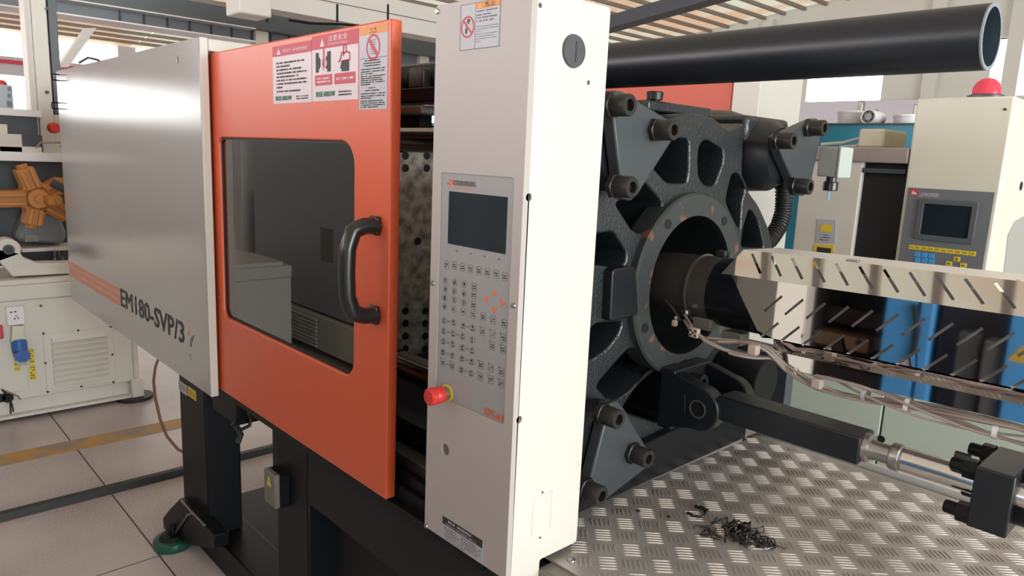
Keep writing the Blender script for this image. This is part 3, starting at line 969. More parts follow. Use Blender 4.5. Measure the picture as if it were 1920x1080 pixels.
# stripes and lettering
s0, s1, s2, s3 = P(130, 489), P(132.5, 520), P(224, 541), P(224, 570)
ztop, zbot = (s0[1] + s2[1]) / 2, (s1[1] + s3[1]) / 2
h = (ztop - zbot)
for i in range(3):
    z1 = ztop - h * i * 0.355
    flat(FF, [rect(xl + 0.0, z1 - h * 0.29, s2[0], z1)], M['stripe'], sh, 'orange_stripe', 0.0, 0.0005)
t0, t1 = P(228, 577), P(346, 640)
th0, th1 = P(228, 541), P(346, 607)
zl_ = (t0[1] + t1[1]) / 2
text([('EM180-SVP/3', FF, t0[0], zl_, ((th0[1] - t0[1]) + (th1[1] - t1[1])) / 2, t1[0] - t0[0])], M['print'], sh, 'model_lettering', 0.0004, 0.035)
flat(FF, [[P(*p) for p in ((350, 627), (354, 629), (358, 622), (356.5, 613), (353.5, 611), (355, 619), (352, 624))]], M['stripe'], sh, 'logo_crescent', 0, 0.0005)
flat(FF, [[P(*p) for p in ((356, 650), (359.5, 651), (361, 640), (364, 634), (364.5, 628), (359, 631), (356.5, 638))]], M['greyprint'], sh, 'logo_tail', 0, 0.0005)

# ------------------------------------------------------------------ sliding safety door
YD = 0.822
FD = front(YD); P = PY(YD)
sd = thing('safety_door', 'orange sliding safety door with dark window and warning labels', 'safety door', (-1.7, YD, 0.75))
xr_ = P(731, 300)[0]; xl_ = xr_ - 1.05
zb_ = (P(719, 935)[1] + P(408, 727.5)[1]) / 2; zt_ = (P(728, 34.6)[1] + P(413, 96)[1]) / 2
wu0, wu1 = P(414, 420)[0], P(663, 450)[0]
wv1 = P(540, 261)[1]; wv0 = (P(640, 700)[1] + P(424, 595)[1]) / 2
wr = 0.042
win = rrect(wu0, wv0, wu1, wv1, (0.03, wr, wr * 1.3, 0.02), 8)
ds = sheet('door_skin', FD, rrect(xl_, zb_, xr_, zt_, .004), [win], -0.026, 0.0, M['orange'], sd, bevel=0.004)
sheet('window_gasket', FD, rrect(wu0 - .004, wv0 - .004, wu1 + .004, wv1 + .004, (0.03, wr, wr * 1.3, 0.02), 8), [rrect(wu0 + .006, wv0 + .006, wu1 - .006, wv1 - .006, (0.025, wr * .8, wr * 1.1, 0.015), 8)], -0.02, -0.008, M['rubber'], sd)
MB().fbox(FD, wu0 + .002, wv0 + .002, wu1 - .002, wv1 - .002, -0.015, -0.011).build('window_pane', M['acrylic'], sd)
# handle
h0, h1 = P(709, 423), P(707, 590)
gx = 0.058
hb = []
hp = [FD(h0[0], h0[1], 0.0), FD(h0[0] - 0.004, h0[1], 0.03), FD(h0[0] - .006, h0[1] - .01, 0.055), FD(h0[0] - .006, h0[1] - .045, 0.068),
      FD(h0[0] - .006, (h0[1] + h1[1]) / 2, 0.07), FD(h0[0] - .006, h1[1] + .045, 0.068), FD(h0[0] - .006, h1[1] + .01, 0.055), FD(h0[0] - .004, h1[1], 0.03), FD(h0[0], h1[1], 0.0)]
# smooth the path
pts = []
for i in range(len(hp) - 1):
    for t in (0, .33, .66): pts.append(hp[i].lerp(hp[i + 1], t))
pts.append(hp[-1])
dh = MB().tube(pts, 0.0175, 12).build('door_handle', M['plastic'], sd)
for h_ in (h0, h1):
    MB().fbox(FD, h_[0] - .02, h_[1] - .02, h_[0] + .012, h_[1] + .02, 0, .012).build('handle_foot', M['plastic'], dh, bevel=0.004)
# warning labels on the door
rn = random.Random(5)


def door_label(c, name, base):
    tl, tr, bl, br = (P(*p) for p in c)
    u0, u1 = (tl[0] + bl[0]) / 2, (tr[0] + br[0]) / 2
    v1, v0 = (tl[1] + tr[1]) / 2, (bl[1] + br[1]) / 2
    return u0, v0, u1, v1, MB().fbox(FD, u0, v0, u1, v1, 0, 0.0008).build(name, M[base], sd, smooth=0)


def tri(cu, cv, w, h): return [(cu - w / 2, cv - h / 2), (cu + w / 2, cv - h / 2), (cu, cv + h / 2)]


u0, v0, u1, v1, lb = door_label(((511.9, 91), (584.5, 72), (512.8, 195.4), (585, 191)), 'rules_label', 'sticker')
W_, H_ = u1 - u0, v1 - v0
f = lambda a, b: (u0 + a * W_, v0 + b * H_)
flat(FD, [rect(*f(0, .82), *f(1, 1))], M['pinkprint'], lb, 'header_band', .0008, .0011)
flat(FD, [tri(*f(.17, .9), W_ * .1, H_ * .1)], M['sticker'], lb, 'warning_triangle', .0011, .0014)
text([('保障生产—安全操作规程', FD, *f(.27, .87), H_ * .06, W_ * .62)], M['sticker'], lb, ext=.0013)
rows = [(.70, .9), (.64, .45), (.58, .8), (.52, .95), (.46, .7), (.40, .95), (.34, .95), (.28, .2), (.21, .8)]
pl = []
for b, e in rows: pl += dashes(FD, *f(.1, b - .02), *f(.1 + .82 * e, b + .02), 1, rn, .8, H_ * .028, False)
pl += dashes(FD, *f(.62, .05), *f(.92, .13), 2, rn, .6, H_ * .024, False)
flat(FD, pl, M['print'], lb, 'rule_lines', .0009, .0012)
text([('BLUE ARROW', FD, *f(.08, .055), H_ * .075, W_ * .42)], M['greenprint'], lb, 'maker_lettering', .0011, .05)

u0, v0, u1, v1, lb = door_label(((585.5, 72), (672.5, 49.5), (586, 191), (671.8, 186)), 'attention_label', 'sticker')
W_, H_ = u1 - u0, v1 - v0
f = lambda a, b: (u0 + a * W_, v0 + b * H_)
flat(FD, [rect(*f(0, .79), *f(1, 1)), rect(*f(.07, .24), *f(.46, .40)), rect(*f(.51, .24), *f(.95, .40))], M['pinkprint'], lb, 'header_band', .0008, .0011)
flat(FD, [tri(*f(.24, .885), W_ * .1, H_ * .12)], M['sticker'], lb, 'warning_triangle', .0011, .0014)
text([('注意安全', FD, *f(.37, .885), H_ * .085, W_ * .42), ('Attention Safety', FD, *f(.37, .82), H_ * .045, W_ * .42)], M['sticker'], lb, ext=.0013)
flat(FD, dashes(FD, *f(.12, .27), *f(.42, .37), 2, rn, .6, H_ * .03, False) + dashes(FD, *f(.55, .29), *f(.91, .35), 1, rn, .7, H_ * .03, False), M['sticker'], lb, 'caption_lines', .0011, .0014)
flat(FD, [[f(.09, .44), f(.16, .44), f(.16, .48), f(.2, .53), f(.2, .63), f(.16, .68), f(.16, .74), f(.09, .74)],
          [f(.35, .44), f(.43, .44), f(.43, .74), f(.35, .74), f(.35, .68), f(.32, .66), f(.32, .62), f(.34, .6), f(.34, .54), f(.32, .52), f(.32, .49), f(.35, .48)],
          [f(.66, .42), f(.82, .42), f(.82, .58), f(.66, .58), f(.65, .52), f(.63, .47), f(.66, .46)]], M['print'], lb, 'press_pictogram', .0009, .0012)
flat(FD, [rect(*f(.255, .66), *f(.29, .82 - .03)), [f(.23, .56), f(.29, .5), f(.3, .6), f(.29, .66), f(.25, .65)], rect(*f(.255, .47), *f(.27, .55))], M['pinkprint'], lb, 'hand_pictogram', .0009, .0012)
m = MB()
m.tube([FD(*f(a, b), .001) for a, b in ((.6, .56), (.64, .6), (.67, .7), (.72, .68), (.76, .70), (.83, .68), (.84, .58), (.66, .57))], W_ * .008, 4)
m.tube([FD(*f(a, b), .001) for a, b in ((.70, .64), (.71, .80), (.76, .80), (.76, .70))], W_ * .008, 4)
m.build('glove_pictogram', M['pinkprint'], lb)
text([('BLUE ARROW', FD, *f(.1, .07), H_ * .075, W_ * .42)], M['greenprint'], lb, 'maker_lettering', .0011, .05)
flat(FD, dashes(FD, *f(.58, .06), *f(.88, .15), 2, rn, .6, H_ * .024, False), M['print'], lb, 'rule_lines', .0009, .0012)

u0, v0, u1, v1, lb = door_label(((674.3, 54), (727.5, 41), (674.3, 206), (727, 204.5)), 'prohibition_label', 'stickergrey')
W_, H_ = u1 - u0, v1 - v0
f = lambda a, b: (u0 + a * W_, v0 + b * H_)
flat(FD, [rect(*f(0, .90), *f(1, 1))], M['amber'], lb, 'header_band', .0008, .0011)
ringpoly_mesh(FD, *f(.5, .745), W_ * .2, W_ * .245, .0008, .0012).build('prohibition_ring', M['pinkprint'], lb)
a, b = f(.5, .745); d = W_ * .2 * .707
flat(FD, [[(a - d - .003, b + d - .003), (a + d - .003, b - d - .003), (a + d + .003, b - d + .003), (a - d + .003, b + d + .003)]], M['pinkprint'], lb, 'prohibition_bar', .0008, .0012)
flat(FD, dashes(FD, a - W_ * .1, b - W_ * .14, a + W_ * .12, b + W_ * .15, 7, rn, .5, W_ * .05), M['greyprint'], lb, 'hand_pictogram', .0006, .0010)
pl = [rect(*f(0.02, .617), *f(.98, .622))]
for b, s_, e in ((.59, .2, .75), (.56, .15, .78), (.53, .15, .82), (.49, .06, .92), (.46, .06, .92), (.435, .06, .5), (.405, .06, .92), (.38, .06, .8), (.355, .06, .85), (.33, .06, .92), (.305, .06, .4),
                (.262, .35, .6), (.232, .22, .76), (.195, .06, .92), (.165, .06, .92), (.14, .06, .45), (.105, .06, .85), (.08, .06, .92), (.055, .06, .92), (.03, .06, .7)):
    pl += dashes(FD, *f(s_, b - .009), *f(e, b + .009), 1, rn, .8, H_ * .015, False)
flat(FD, pl, M['print'], lb, 'warning_lines', .0009, .0012)
text([('注 意', FD, *f(.5, .945), H_ * .03, W_ * .22, 'CENTER'), ('NOTICE', FD, *f(.5, .912), H_ * .018, W_ * .26, 'CENTER')], M['print'], lb, ext=.0013)

# ------------------------------------------------------------------ inside the clamp: moving platen, tie bars, rails
XM = -2.0
FM = right(XM); P = PX(XM)
mp_ = thing('moving_platen', 'rust-speckled moving platen with rows of threaded holes behind the door gap', 'platen', (XM, 1.42, 0.78))
hl = []
for i, py in enumerate((292, 315)):
    for px in (721, 760, 800, 839): hl.append(P(px, py))
for py in (583, 606, 630, 654):
    for px in (722, 760, 797): hl.append(P(px, py))
for px in (700, 783, 862): hl.append(P(px, 452))
MB().box((XM - 0.18, 1.0, 0.80), (XM, 1.84, 1.60)).build('platen_block', M['platen'], mp_, bevel=0.005)
ho = None
for y, z in hl:
    if not (1.02 < y < 1.82): continue
    if ho is None:
        m = ringpoly_mesh(FM, y, z, .010, .013, 0, .002, 14); m.prism(FM, circle(y, z, .0105, 14), -0.001, .0006)
        ho = m.build('threaded_hole', M['blackdeep'], mp_); h00 = (y, z)
    else: clone(ho, (0, y - h00[0], z - h00[1]), mp_)
for nm, y, z, xa, lab in (('tie_bar', 1.1, 1.536, -2.9, 'upper front polished tie bar seen in the gap beside the orange door'), ('tie_bar', 1.1, 0.925, -2.9, 'lower front tie bar seen low in the gap beside the orange door')):
    t = thing(nm, lab, 'tie bar', (xa, y, z))
    MB().cyl((xa, y, z), (-1.12, y, z), 0.0365, 28).build('bar_shaft', M['tiebar'], t)
    MB().cyl((-1.62, y, z), (-1.6, y, z), 0.0385, 28).build('bar_collar', M['bolt'], t)
tr = thing('top_guide', 'dark channel guides and hoses above the upper front tie bar', 'guide rail', (-1.7, 0.95, 1.6))
a = ony(745, 169, .95), ony(812, 196, .95)
MB().box((-3.2, 0.93, a[1].z + 0.004), (-1.21, 0.995, ony(780, 167, .95).z)).build('upper_rail', M['black'], tr, bevel=0.003)
MB().box((-3.2, 0.93, ony(780, 215, .95).z), (-1.29, 0.99, ony(780, 199, .95).z)).build('lower_rail', M['frame'], tr, bevel=0.004)
MB().box((-3.2, 0.96, ony(770, 238, .96).z), (ony(786, 220, .96).x, 0.995, ony(780, 214, .95).z)).build('rail_block', M['black'], tr)
a = ony(766, 128, 1.05), ony(792, 164, 1.05)
MB().box((a[0].x, 1.05, a[1].z), (a[1].x, 1.2, a[0].z)).build('hose_clamp', M['bolt'], tr, bevel=0.004)
MB().tube([(-2.4, 1.1, ony(770, 150, 1.1).z), (-1.21, 1.1, ony(770, 150, 1.1).z)], 0.03, 14).build('corrugated_hose', M['rubber'], tr)
m = MB()
for i in range(40):
    x = -2.1 + i * 0.022
    m.lathe((x, 1.1, ony(770, 150, 1.1).z), (1, 0, 0), [(0, .029), (.006, .035), (.012, .029)], 14)
m.build('hose_rings', M['rubber'], tr)
MB().tube([ony(790, 130, 1.1), ony(800, 126, 1.1), ony(830, 130, 1.1)], 0.008, 8).build('hose', M['rubber'], tr)
lr = thing('lower_guide', 'black slide way and steps low in the gap beside the orange door', 'guide rail', (-1.7, 0.95, .78))
MB().box((-3.2, 0.88, 0.80), (-1.07, 0.92, 0.83)).build('slide_way', M['bolt'], lr, bevel=0.003)
MB().box((-3.2, 0.94, 0.80), (-1.21, 0.99, 0.875)).build('guide_shoe', M['black'], lr, bevel=0.003)
MB().box((-3.2, 0.865, 0.7745), (-1.07, 0.99, 0.80)).build('bed_top', M['black'], lr)
tag(MB().box((-3.2, 1.86, 0.80), (-1.25, 1.9, 1.45)).build('clamp_back_cover', M['blackdeep'], origin=(-2.2, 1.88, 0.8)), 'black sheet guard closing the back of the clamp', 'machine cover')

# ------------------------------------------------------------------ stationary platen
XC = -0.92
FC = right(XC)
YC, ZC = 1.415, 1.227
PC = PX(XC)
def A(a, b): return PC(1080 + a * .3241, 130 + b * .3241)
def B(a, b): return PC(1080 + a * .3333, 440 + b * .3333)
sp = thing('stationary_platen', 'black cast iron stationary platen with ring flange and ribbed cavities', 'platen', (XC, YC, 0.76))
topo = [(0.985, ZC), (0.985, 1.47), (1.04, 1.56), A(500, 300), A(545, 275), A(600, 260), A(650, 255), A(700, 258), A(760, 268), A(800, 285), A(845, 320), A(880, 348), A(905, 345), A(940, 325), A(975, 308)]
topo += [(topo[-1][0] + .012, topo[-1][1] - .12), A(985, 690), A(1060, 790), A(1120, 930), A(1145, 1060)]
topo.append((topo[-1][0] + .02, ZC))
bot = [(y, 2 * ZC - z) for y, z in topo[::-1][1:-1]]
outl = topo[::-1] + bot[::-1]
cav = [[A(*p) for p in c] for c in (
    [(437, 555), (530, 420), (600, 398), (655, 400), (652, 600), (640, 660), (545, 660), (520, 650)],
    [(720, 430), (760, 405), (850, 460), (855, 530), (800, 680), (745, 670), (710, 620), (707, 500)],
    [(905, 600), (945, 600), (985, 690), (960, 760), (950, 930), (930, 900), (865, 760)],
    [(1005, 800), (1050, 860), (1090, 1035), (955, 1030), (968, 920)],
    [(225, 770), (330, 745), (390, 640), (490, 760), (500, 800), (420, 940), (370, 955), (325, 930)])]
cav += [[B(*p) for p in c] for c in (
    [(60, 10), (210, -20), (285, 100), (280, 160), (230, 188), (60, 160)],
    [(60, 560), (110, 500), (262, 490), (245, 550), (180, 640), (95, 700), (60, 712)],
    [(130, 830), (225, 720), (300, 640), (345, 640), (375, 700), (465, 735), (390, 790), (300, 880), (220, 935), (185, 930), (120, 860)],
    [(255, 985), (400, 775), (500, 765), (520, 800), (505, 1030), (470, 1060), (310, 1010)])]
def area2(p): return sum(p[i - 1][0] * p[i][1] - p[i][0] * p[i - 1][1] for i in range(len(p)))
cav = [roundpoly(c, 0.016) for c in cav]
web = sheet('ribbed_web', FC, roundpoly(outl, 0.02), cav + [circle(YC, ZC, .166, 48)], -0.20, 0.0, M['casting'], sp, bevel=0.005)
MB().prism(right(-1.12), [(.985, .80), (1.85, .80), (1.85, 1.58), (1.80, 1.62), (1.04, 1.62), (.985, 1.58)], -0.08, 0.0).build('platen_back', M['casting'], sp, bevel=0.01)
MB().lathe((-1.125, YC, ZC), (1, 0, 0), [(0, .0), (0, .165)], 40).build('bore_floor', M['blackdeep'], sp)
ring = MB().lathe((-0.955, YC, ZC), (1, 0, 0), [(.045, .160), (.055, .160), (.0555, .1605), (.055, .207), (.05, .2115), (0, .2115)], 64).build('ring_flange', M['ringpaint'], sp)
hole = None
for deg in (52, 128, 205, 335, 270):
    a = math.radians(deg)
    y, z = YC + .184 * math.cos(a), ZC + .184 * math.sin(a)
    if hole is None:
        m = ringpoly_mesh(right(-.8995), y, z, .008, .0105, 0, .0015, 12); m.prism(right(-.8995), circle(y, z, .0082, 12), -.0005, .0004)
        hole = m.build('flange_hole', M['blackdeep'], ring); h00 = (y, z)
    else:
        c_ = clone(hole, (0, y - h00[0], z - h00[1]), ring)
MB().lathe((-0.955, YC, ZC), (1, 0, 0), [(-.165, .162), (.0545, .1602), (.0545, .1606), (-.165, .1655)], 48).build('bore_liner', M['casting'], sp)
# left locating pad
MB().prism(right(-0.955), roundpoly([PX(-.9)(1147, 505), PX(-.9)(1191, 499), PX(-.9)(1196, 590), PX(-.9)(1142, 604)][::-1], .012), -0.12, 0.057).build('locating_pad', M['castsmooth'], sp, bevel=0.003)
# corner bosses, retainer plates and bolts
def bolt_mesh(x, y, z):
    m = MB()
    m.lathe((x, y, z), (1, 0, 0), [(0, 0), (0, .0235), (.010, .0235), (.012, .021)], 6)
    m.lathe((x + .010, y, z), (1, 0, 0), [(0, .0195), (.034, .0195), (.036, .018), (.036, .0105), (.024, .0105), (.024, 0)], 24)
    return m
XPL = -0.85
PP = PX(XPL)
PB = PX(-0.812)
plates = (([(1147, 196), (1154, 169), (1170, 172), (1258, 226), (1270, 243), (1262, 262), (1196, 366), (1184, 377), (1168, 373)], [(1175, 197), (1258, 244), (1180, 351)]),
          ([(1143, 757), (1158, 752), (1172, 767), (1216, 845), (1222, 862), (1210, 880), (1128, 944), (1110, 945), (1098, 935)], [(1155, 785), (1211, 859), (1123, 928)]),
          ([(1458, 258), (1466, 251), (1532, 222), (1545, 232), (1538, 262), (1520, 350), (1508, 368), (1498, 366), (1462, 280)], [(1541, 240), (1483, 264), (1514, 350)]))
bl0 = None
for ip, (pp, bb) in enumerate(plates):
    pts = [PP(*p) for p in pp]
    if area2(pts) < 0: pts = pts[::-1]
    pl = MB().prism(right(XPL), pts, -0.028, 0).build('retainer_plate', M['retainer'], sp, bevel=0.004)
    for b in bb:
        y, z = PB(*b)
        if bl0 is None: bl0 = bolt_mesh(XPL, y, z).build('cap_bolt', M['bolt'], pl); h00 = (y, z)
        else: clone(bl0, (0, y - h00[0], z - h00[1]), pl)
for y, z in ((1.105, 1.53), (1.105, .925), (1.735, 1.53), (1.735, .925)):
    MB().lathe((-1.13, y, z), (1, 0, 0), [(0, .118), (.1, .112), (.17, .092), (.22, .088), (.25, .07), (.25, 0)], 32).build('tie_bar_boss', M['castsmooth'], sp)
MB().box((-1.12, 1.64, 1.555), (-0.93, 1.86, 1.625)).build('corner_block', M['casting'], sp, bevel=0.012)
# top plate and eye bolt
a, b = PX(-.98)(1217, 188), PX(-.98)(1334, 212)
MB().box((-1.08, a[0], b[1] - 0.012), (-0.98, b[0], (PX(-.98)(1217, 187)[1] + PX(-.98)(1334, 203)[1]) / 2)).build('top_pad', M['casting'], sp, bevel=0.004)
eb = PX(-1.03)(1227, 190)
# foot skirt on the tread
MB().prism(right(-0.925), [(0.985, 0.78), (1.74, 0.78), (1.74, 0.88), (1.6, 0.90), (1.15, 0.87), (0.985, 0.86)], -0.15, 0.027).build('platen_foot', M['black'], sp, bevel=0.004)
e = thing('lifting_bolt', 'lifting bolt standing on top of the platen under the pipe', 'bolt', (-1.03, eb[0], 1.62))
MB().lathe((-1.03, eb[0], 1.58), (0, 0, 1), [(0, 0), (0, .012), (.06, .012), (.062, .019), (.078, .02), (.08, .018), (.08, 0)], 16).build('bolt_shank', M['bolt'], e)

# ------------------------------------------------------------------ overhead pipe
PCY, PR = 1.40, 0.0525
zc = ony(1859, 69, PCY).z
xe = ony(1859, 69, PCY).x
pp = thing('plastic_pipe', 'long black plastic pipe lying across the top of the machine', 'pipe', (xe, PCY, zc))
MB().lathe((xe, PCY, zc), (-1, 0, 0), [(0, PR), (1.75, PR), (1.75, PR - .005)], 56).build('pipe_wall', M['pipe'], pp)
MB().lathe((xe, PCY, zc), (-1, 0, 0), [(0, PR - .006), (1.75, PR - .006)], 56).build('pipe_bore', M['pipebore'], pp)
MB().lathe((xe + .0005, PCY, zc), (-1, 0, 0), [(0, PR - .0062), (0, PR + .0002), (.003, PR + .0002)], 56).build('sawn_rim', M['pipecut'], pp)
print('pipe bottom', zc - PR, 'bolt y', eb)

# ------------------------------------------------------------------ control console
P = PY(YF); FF = front(YF)
XR = -0.82
co = thing('control_console', 'tall cream control console with keypad screen and red emergency stop', 'control console', (-0.94, 0.88, 0.78))
cx0 = (P(817.5, 12)[0] + P(797, 988)[0]) / 2
cz1 = 1.750; cz0 = 0.777
cyb = 0.972
# front sheet with keypad recess and plug hole
kt = [P(826.5, 323), P(966, 333), P(943, 811), P(817, 727)]
ku0, ku1 = (kt[0][0] + kt[3][0]) / 2, (kt[1][0] + kt[2][0]) / 2
kv1, kv0 = (kt[0][1] + kt[1][1]) / 2, (kt[2][1] + kt[3][1]) / 2
hp_ = P(835, 843)
kp = rrect(ku0, kv0, ku1, kv1, .006)
fs = sheet('front_sheet', FF, rrect(cx0, cz0, XR, cz1, .004), [kp, circle(hp_[0], hp_[1], .0115, 20)], -0.012, 0.0, M['frontcream'], co)
FR = right(XR); PR_ = PX(XR)
nb = [PR_(1082.8, 1016), PR_(1012.7, 1048.7), PR_(1010.6, 1065.4)]
rs = [(YF + .0122, cz0 - .035), (nb[2][0], cz0 - .035), (nb[2][0], nb[1][1]), (cyb, nb[1][1]), (cyb, cz1), (YF + .0122, cz1)]
cp = PR_(1075, 96)
h_r = [(1013, 10, .004), (1103.5, 155, .004), (991.5, 370, .0065), (973.5, 787, .0065)]
rr = MB()
rsheet = sheet('right_sheet', FR, roundpoly(rs, .006), [circle(*PR_(px, py), r, 14) for px, py, r in h_r], -0.010, 0.0, M['cream'], co)
MB().box((cx0, YF + .004, cz0), (cx0 + .01, cyb, cz1 - .002)).build('left_sheet', M['cream'], co)
MB().box((cx0 + .002, YF + .004, cz1 - .012), (XR - .002, cyb, cz1 - .001)).build('top_sheet', M['cream'], co, bevel=0.002)
MB().box((cx0 + .002, cyb - .003, cz0), (XR - .0105, cyb, cz1 - .013)).build('back_sheet', M['cream'], co)
MB().box((cx0 + .012, YF + .03, cz0 + .002), (XR - .015, cyb - .005, cz1 - .015)).build('inner_case', M['blackdeep'], co)
MB().fbox(FF, hp_[0] - .013, hp_[1] - .013, hp_[0] + .013, hp_[1] + .013, -.016, -.004).build('hole_plug', M['frame'], co)
m = MB(); m.lathe(FR(cp[0], cp[1], 0), (1, 0, 0), [(0, 0), (0, .0265), (.004, .025), (.0045, 0)], 32)
pg = m.build('round_plug', M['plug'], co)
flat(FR, [rect(cp[0] + .0005, cp[1] - .017, cp[0] + .0035, cp[1] + .015)], M['print'], pg, 'plug_slot', .0046, .005)
for fr_, px, py in ((FF, 820.5, 21.5), (FF, 799.5, 986), (FF, 812, 531), (FF, 963.5, 573)):
    c = P(px, py)
    MB().lathe(FF(c[0], c[1], 0), (0, -1, 0), [(0, 0), (0, .005), (.003, .0042), (.0038, 0)], 12).build('panel_screw', M['steel'], co)
q = [PR_(1000, 936), PR_(1035, 919), PR_(1032, 985), PR_(997, 1010)]
flat(FR, [rect(q[0][0], (q[2][1] + q[3][1]) / 2, q[0][0] + .0006, (q[0][1] + q[1][1]) / 2), rect(q[1][0], (q[2][1] + q[3][1]) / 2, q[1][0] + .0006, (q[0][1] + q[1][1]) / 2), rect(q[0][0], (q[0][1] + q[1][1]) / 2, q[1][0], (q[0][1] + q[1][1]) / 2 + .0006)],
     M['stickergrey'], rsheet, 'blanked_cutout', 0, .0003)
for px, py in ((1017, 923), (1012.5, 1008)):
    c = PR_(px, py); flat(FR, [circle(*c, .002, 8)], M['bolt'], rsheet, 'small_rivet', 0, .0008)
# keypad membrane
FK = front(YF + .002)
kb = MB().prism(FK, rrect(ku0 + .0004, kv0 + .0004, ku1 - .0004, kv1 - .0004, .0055), -0.01, 0).build('keypad', M['keypad'], co)
s4 = [P(840.5, 358.5), P(951, 369.5), P(946, 476), P(838.5, 457.5)]
su0, su1, sv0, sv1 = (s4[0][0] + s4[3][0]) / 2, (s4[1][0] + s4[2][0]) / 2, (s4[2][1] + s4[3][1]) / 2, (s4[0][1] + s4[1][1]) / 2
MB().fbox(FK, su0, sv0, su1, sv1, -.002, .0006).build('screen', M['screen'], kb)
def c1(x, y): return P(780 + x / 4.154, 300 + y / 4.154)
def c2(x, y): return P(780 + x / 3.858, 540 + y / 3.858)
rects = [c1(*p) for p in ((233, 818), (293, 822), (355, 835), (419, 850), (484, 862), (550, 877), (617, 890), (686, 910), (446, 990))]
rects += [c2(*p) for p in ((413, 52), (411, 125), (407, 192), (480, 210), (552, 232), (632, 260), (475, 315), (548, 335), (625, 365), (545, 420), (622, 445), (464, 560), (538, 580), (612, 610), (461, 645), (535, 665), (609, 695), (188, 540), (255, 565))]
digs = [('7', c1(223, 940)), ('8', c1(295, 955)), ('9', c1(371, 970)), ('4', c2(207, 8)), ('5', c2(272, 25)), ('6', c2(342, 42)), ('1', c2(203, 72)), ('2', c2(270, 88)), ('3', c2(340, 107)), ('0', c2(201, 135)), ('.', c2(268, 152))]
rounds = [c for _, c in digs] + [c2(337, 172)]
rounds += [c2(*p) for p in ((198, 235), (265, 250), (335, 275), (404, 290), (195, 310), (262, 330), (331, 350), (402, 377), (191, 387), (260, 408), (329, 432), (400, 455), (188, 465), (257, 490), (327, 512), (395, 535), (322, 592), (392, 618))]
kr = kq = None
def outline(poly, t, fr, w0, w1):
    m = MB(); n = len(poly)
    cu = sum(p[0] for p in poly) / n; cv = sum(p[1] for p in poly) / n
    k = 1 - t
    ins = [(cu + (p[0] - cu) * k, cv + (p[1] - cv) * k) for p in poly]
    for i in range(n):
        j = (i + 1) % n
        m.prism(fr, [ins[i], poly[i], poly[j], ins[j]], w0, w1)
    return m
for c in rects:
    if kr is None:
        kr = outline(rrect(c[0] - .0062, c[1] - .0075, c[0] + .0062, c[1] + .0075, .003, 3), .09, FK, 0, .0005).build('square_key', M['greyprint'], kb); k0 = c
    else: clone(kr, (c[0] - k0[0], 0, c[1] - k0[1]), kb)
for c in rounds:
    if kq is None:
        kq = outline(circle(c[0], c[1], .0066, 18), .08, FK, 0, .0005).build('round_key', M['greyprint'], kb); k1 = c
    else: clone(kq, (c[0] - k1[0], 0, c[1] - k1[1]), kb)
text([(d, FK, c[0], c[1] - .0035, .007, .0034 if d != '.' else .001, 'CENTER') for d, c in digs], M['print'], kb, 'key_digits', .0004, .03)
text([('START', FK, c1(233, 818)[0], c1(233, 818)[1] - .001, .002, .008, 'CENTER'), ('功能', FK, *c1(303, 715), .0035, .007), ('选择', FK, *c1(409, 735), .0035, .007), ('确认', FK, *c1(519, 757), .0035, .007), ('取消', FK, *c1(629, 780), .0035, .007)][1:], M['print'], kb, 'screen_captions', .0004)
pl = []
rn = random.Random(11)
for c in rects: pl += dashes(FK, c[0] - .0042, c[1] - .0045, c[0] + .0044, c[1] + .0035, 2, rn, .55, .0028, False)
for c in rounds[12:]:
    pl += [rect(c[0] - .002 + .002 * rn.random(), c[1] - .0005, c[0] + .003 * rn.random(), c[1] + .004), rect(c[0] - .003, c[1] + .001, c[0] - .0015, c[1] + .003)]
    pl += dashes(FK, c[0] - .0038, c[1] - .0045, c[0] + .004, c[1] - .0022, 1, rn, .8, .002, False)
c = rounds[11]; pl += dashes(FK, c[0] - .0035, c[1] - .0015, c[0] + .0035, c[1] + .0015, 1, rn, .9, .003, False)
for c in rects[15:20] + rects[20:]: pl.append(circle(c[0] - .0072, c[1] + .0072, .0011, 6))
flat(FK, pl, M['print'], kb, 'key_symbols', 0, .0005)['kind'] = 'stuff'
pl = []
for a, b in (((198, 235), (265, 250)), ((335, 275), (404, 290)), ((195, 310), (262, 330)), ((262, 330), (331, 350)), ((191, 387), (260, 408)), ((329, 432), (400, 455)), ((188, 465), (257, 490)), ((327, 512), (395, 535)), ((188, 540), (255, 565)), ((322, 592), (392, 618))):
    p, q = c2(*a), c2(*b); c = ((p[0] + q[0]) / 2, (p[1] + q[1]) / 2)
    pl += [[(c[0] - .003, c[1] - .0022), (c[0] - .003, c[1] + .0022), (c[0] - .0003, c[1])], [(c[0] + .003, c[1] - .0022), (c[0] + .0003, c[1]), (c[0] + .003, c[1] + .0022)]]
flat(FK, pl, M['greyprint'], kb, 'link_marks', 0, .0004)
ar = []
for (px, py), d in (((562, 32), (0, 1)), ((498, 82), (-1, 0)), ((622, 112), (1, 0)), ((560, 165), (0, -1))):
    c = c2(px, py); s_ = .0065
    t = (-d[1], d[0])
    tri3 = [(c[0] + d[0] * s_ * .8, c[1] + d[1] * s_ * .8), (c[0] - d[0] * s_ * .8 + t[0] * s_, c[1] - d[1] * s_ * .8 + t[1] * s_), (c[0] - d[0] * s_ * .8 - t[0] * s_, c[1] - d[1] * s_ * .8 - t[1] * s_)]
    flat(FK, [tri3], M['orangeprint'], kb, 'arrow_key', 0, .0006)
a, b = P(843, 347), P(889.5, 351)
zt_ = (P(846, 347)[1] + P(889, 350)[1]) / 2
text([('CHEN HSONG', FK, P(848.5, 346)[0], zt_, .0085, P(889.5, 350)[0] - P(848.5, 346)[0])], M['greyprint'], kb, 'maker_lettering', .0004, .05)
u_ = P(836, 343)[0]
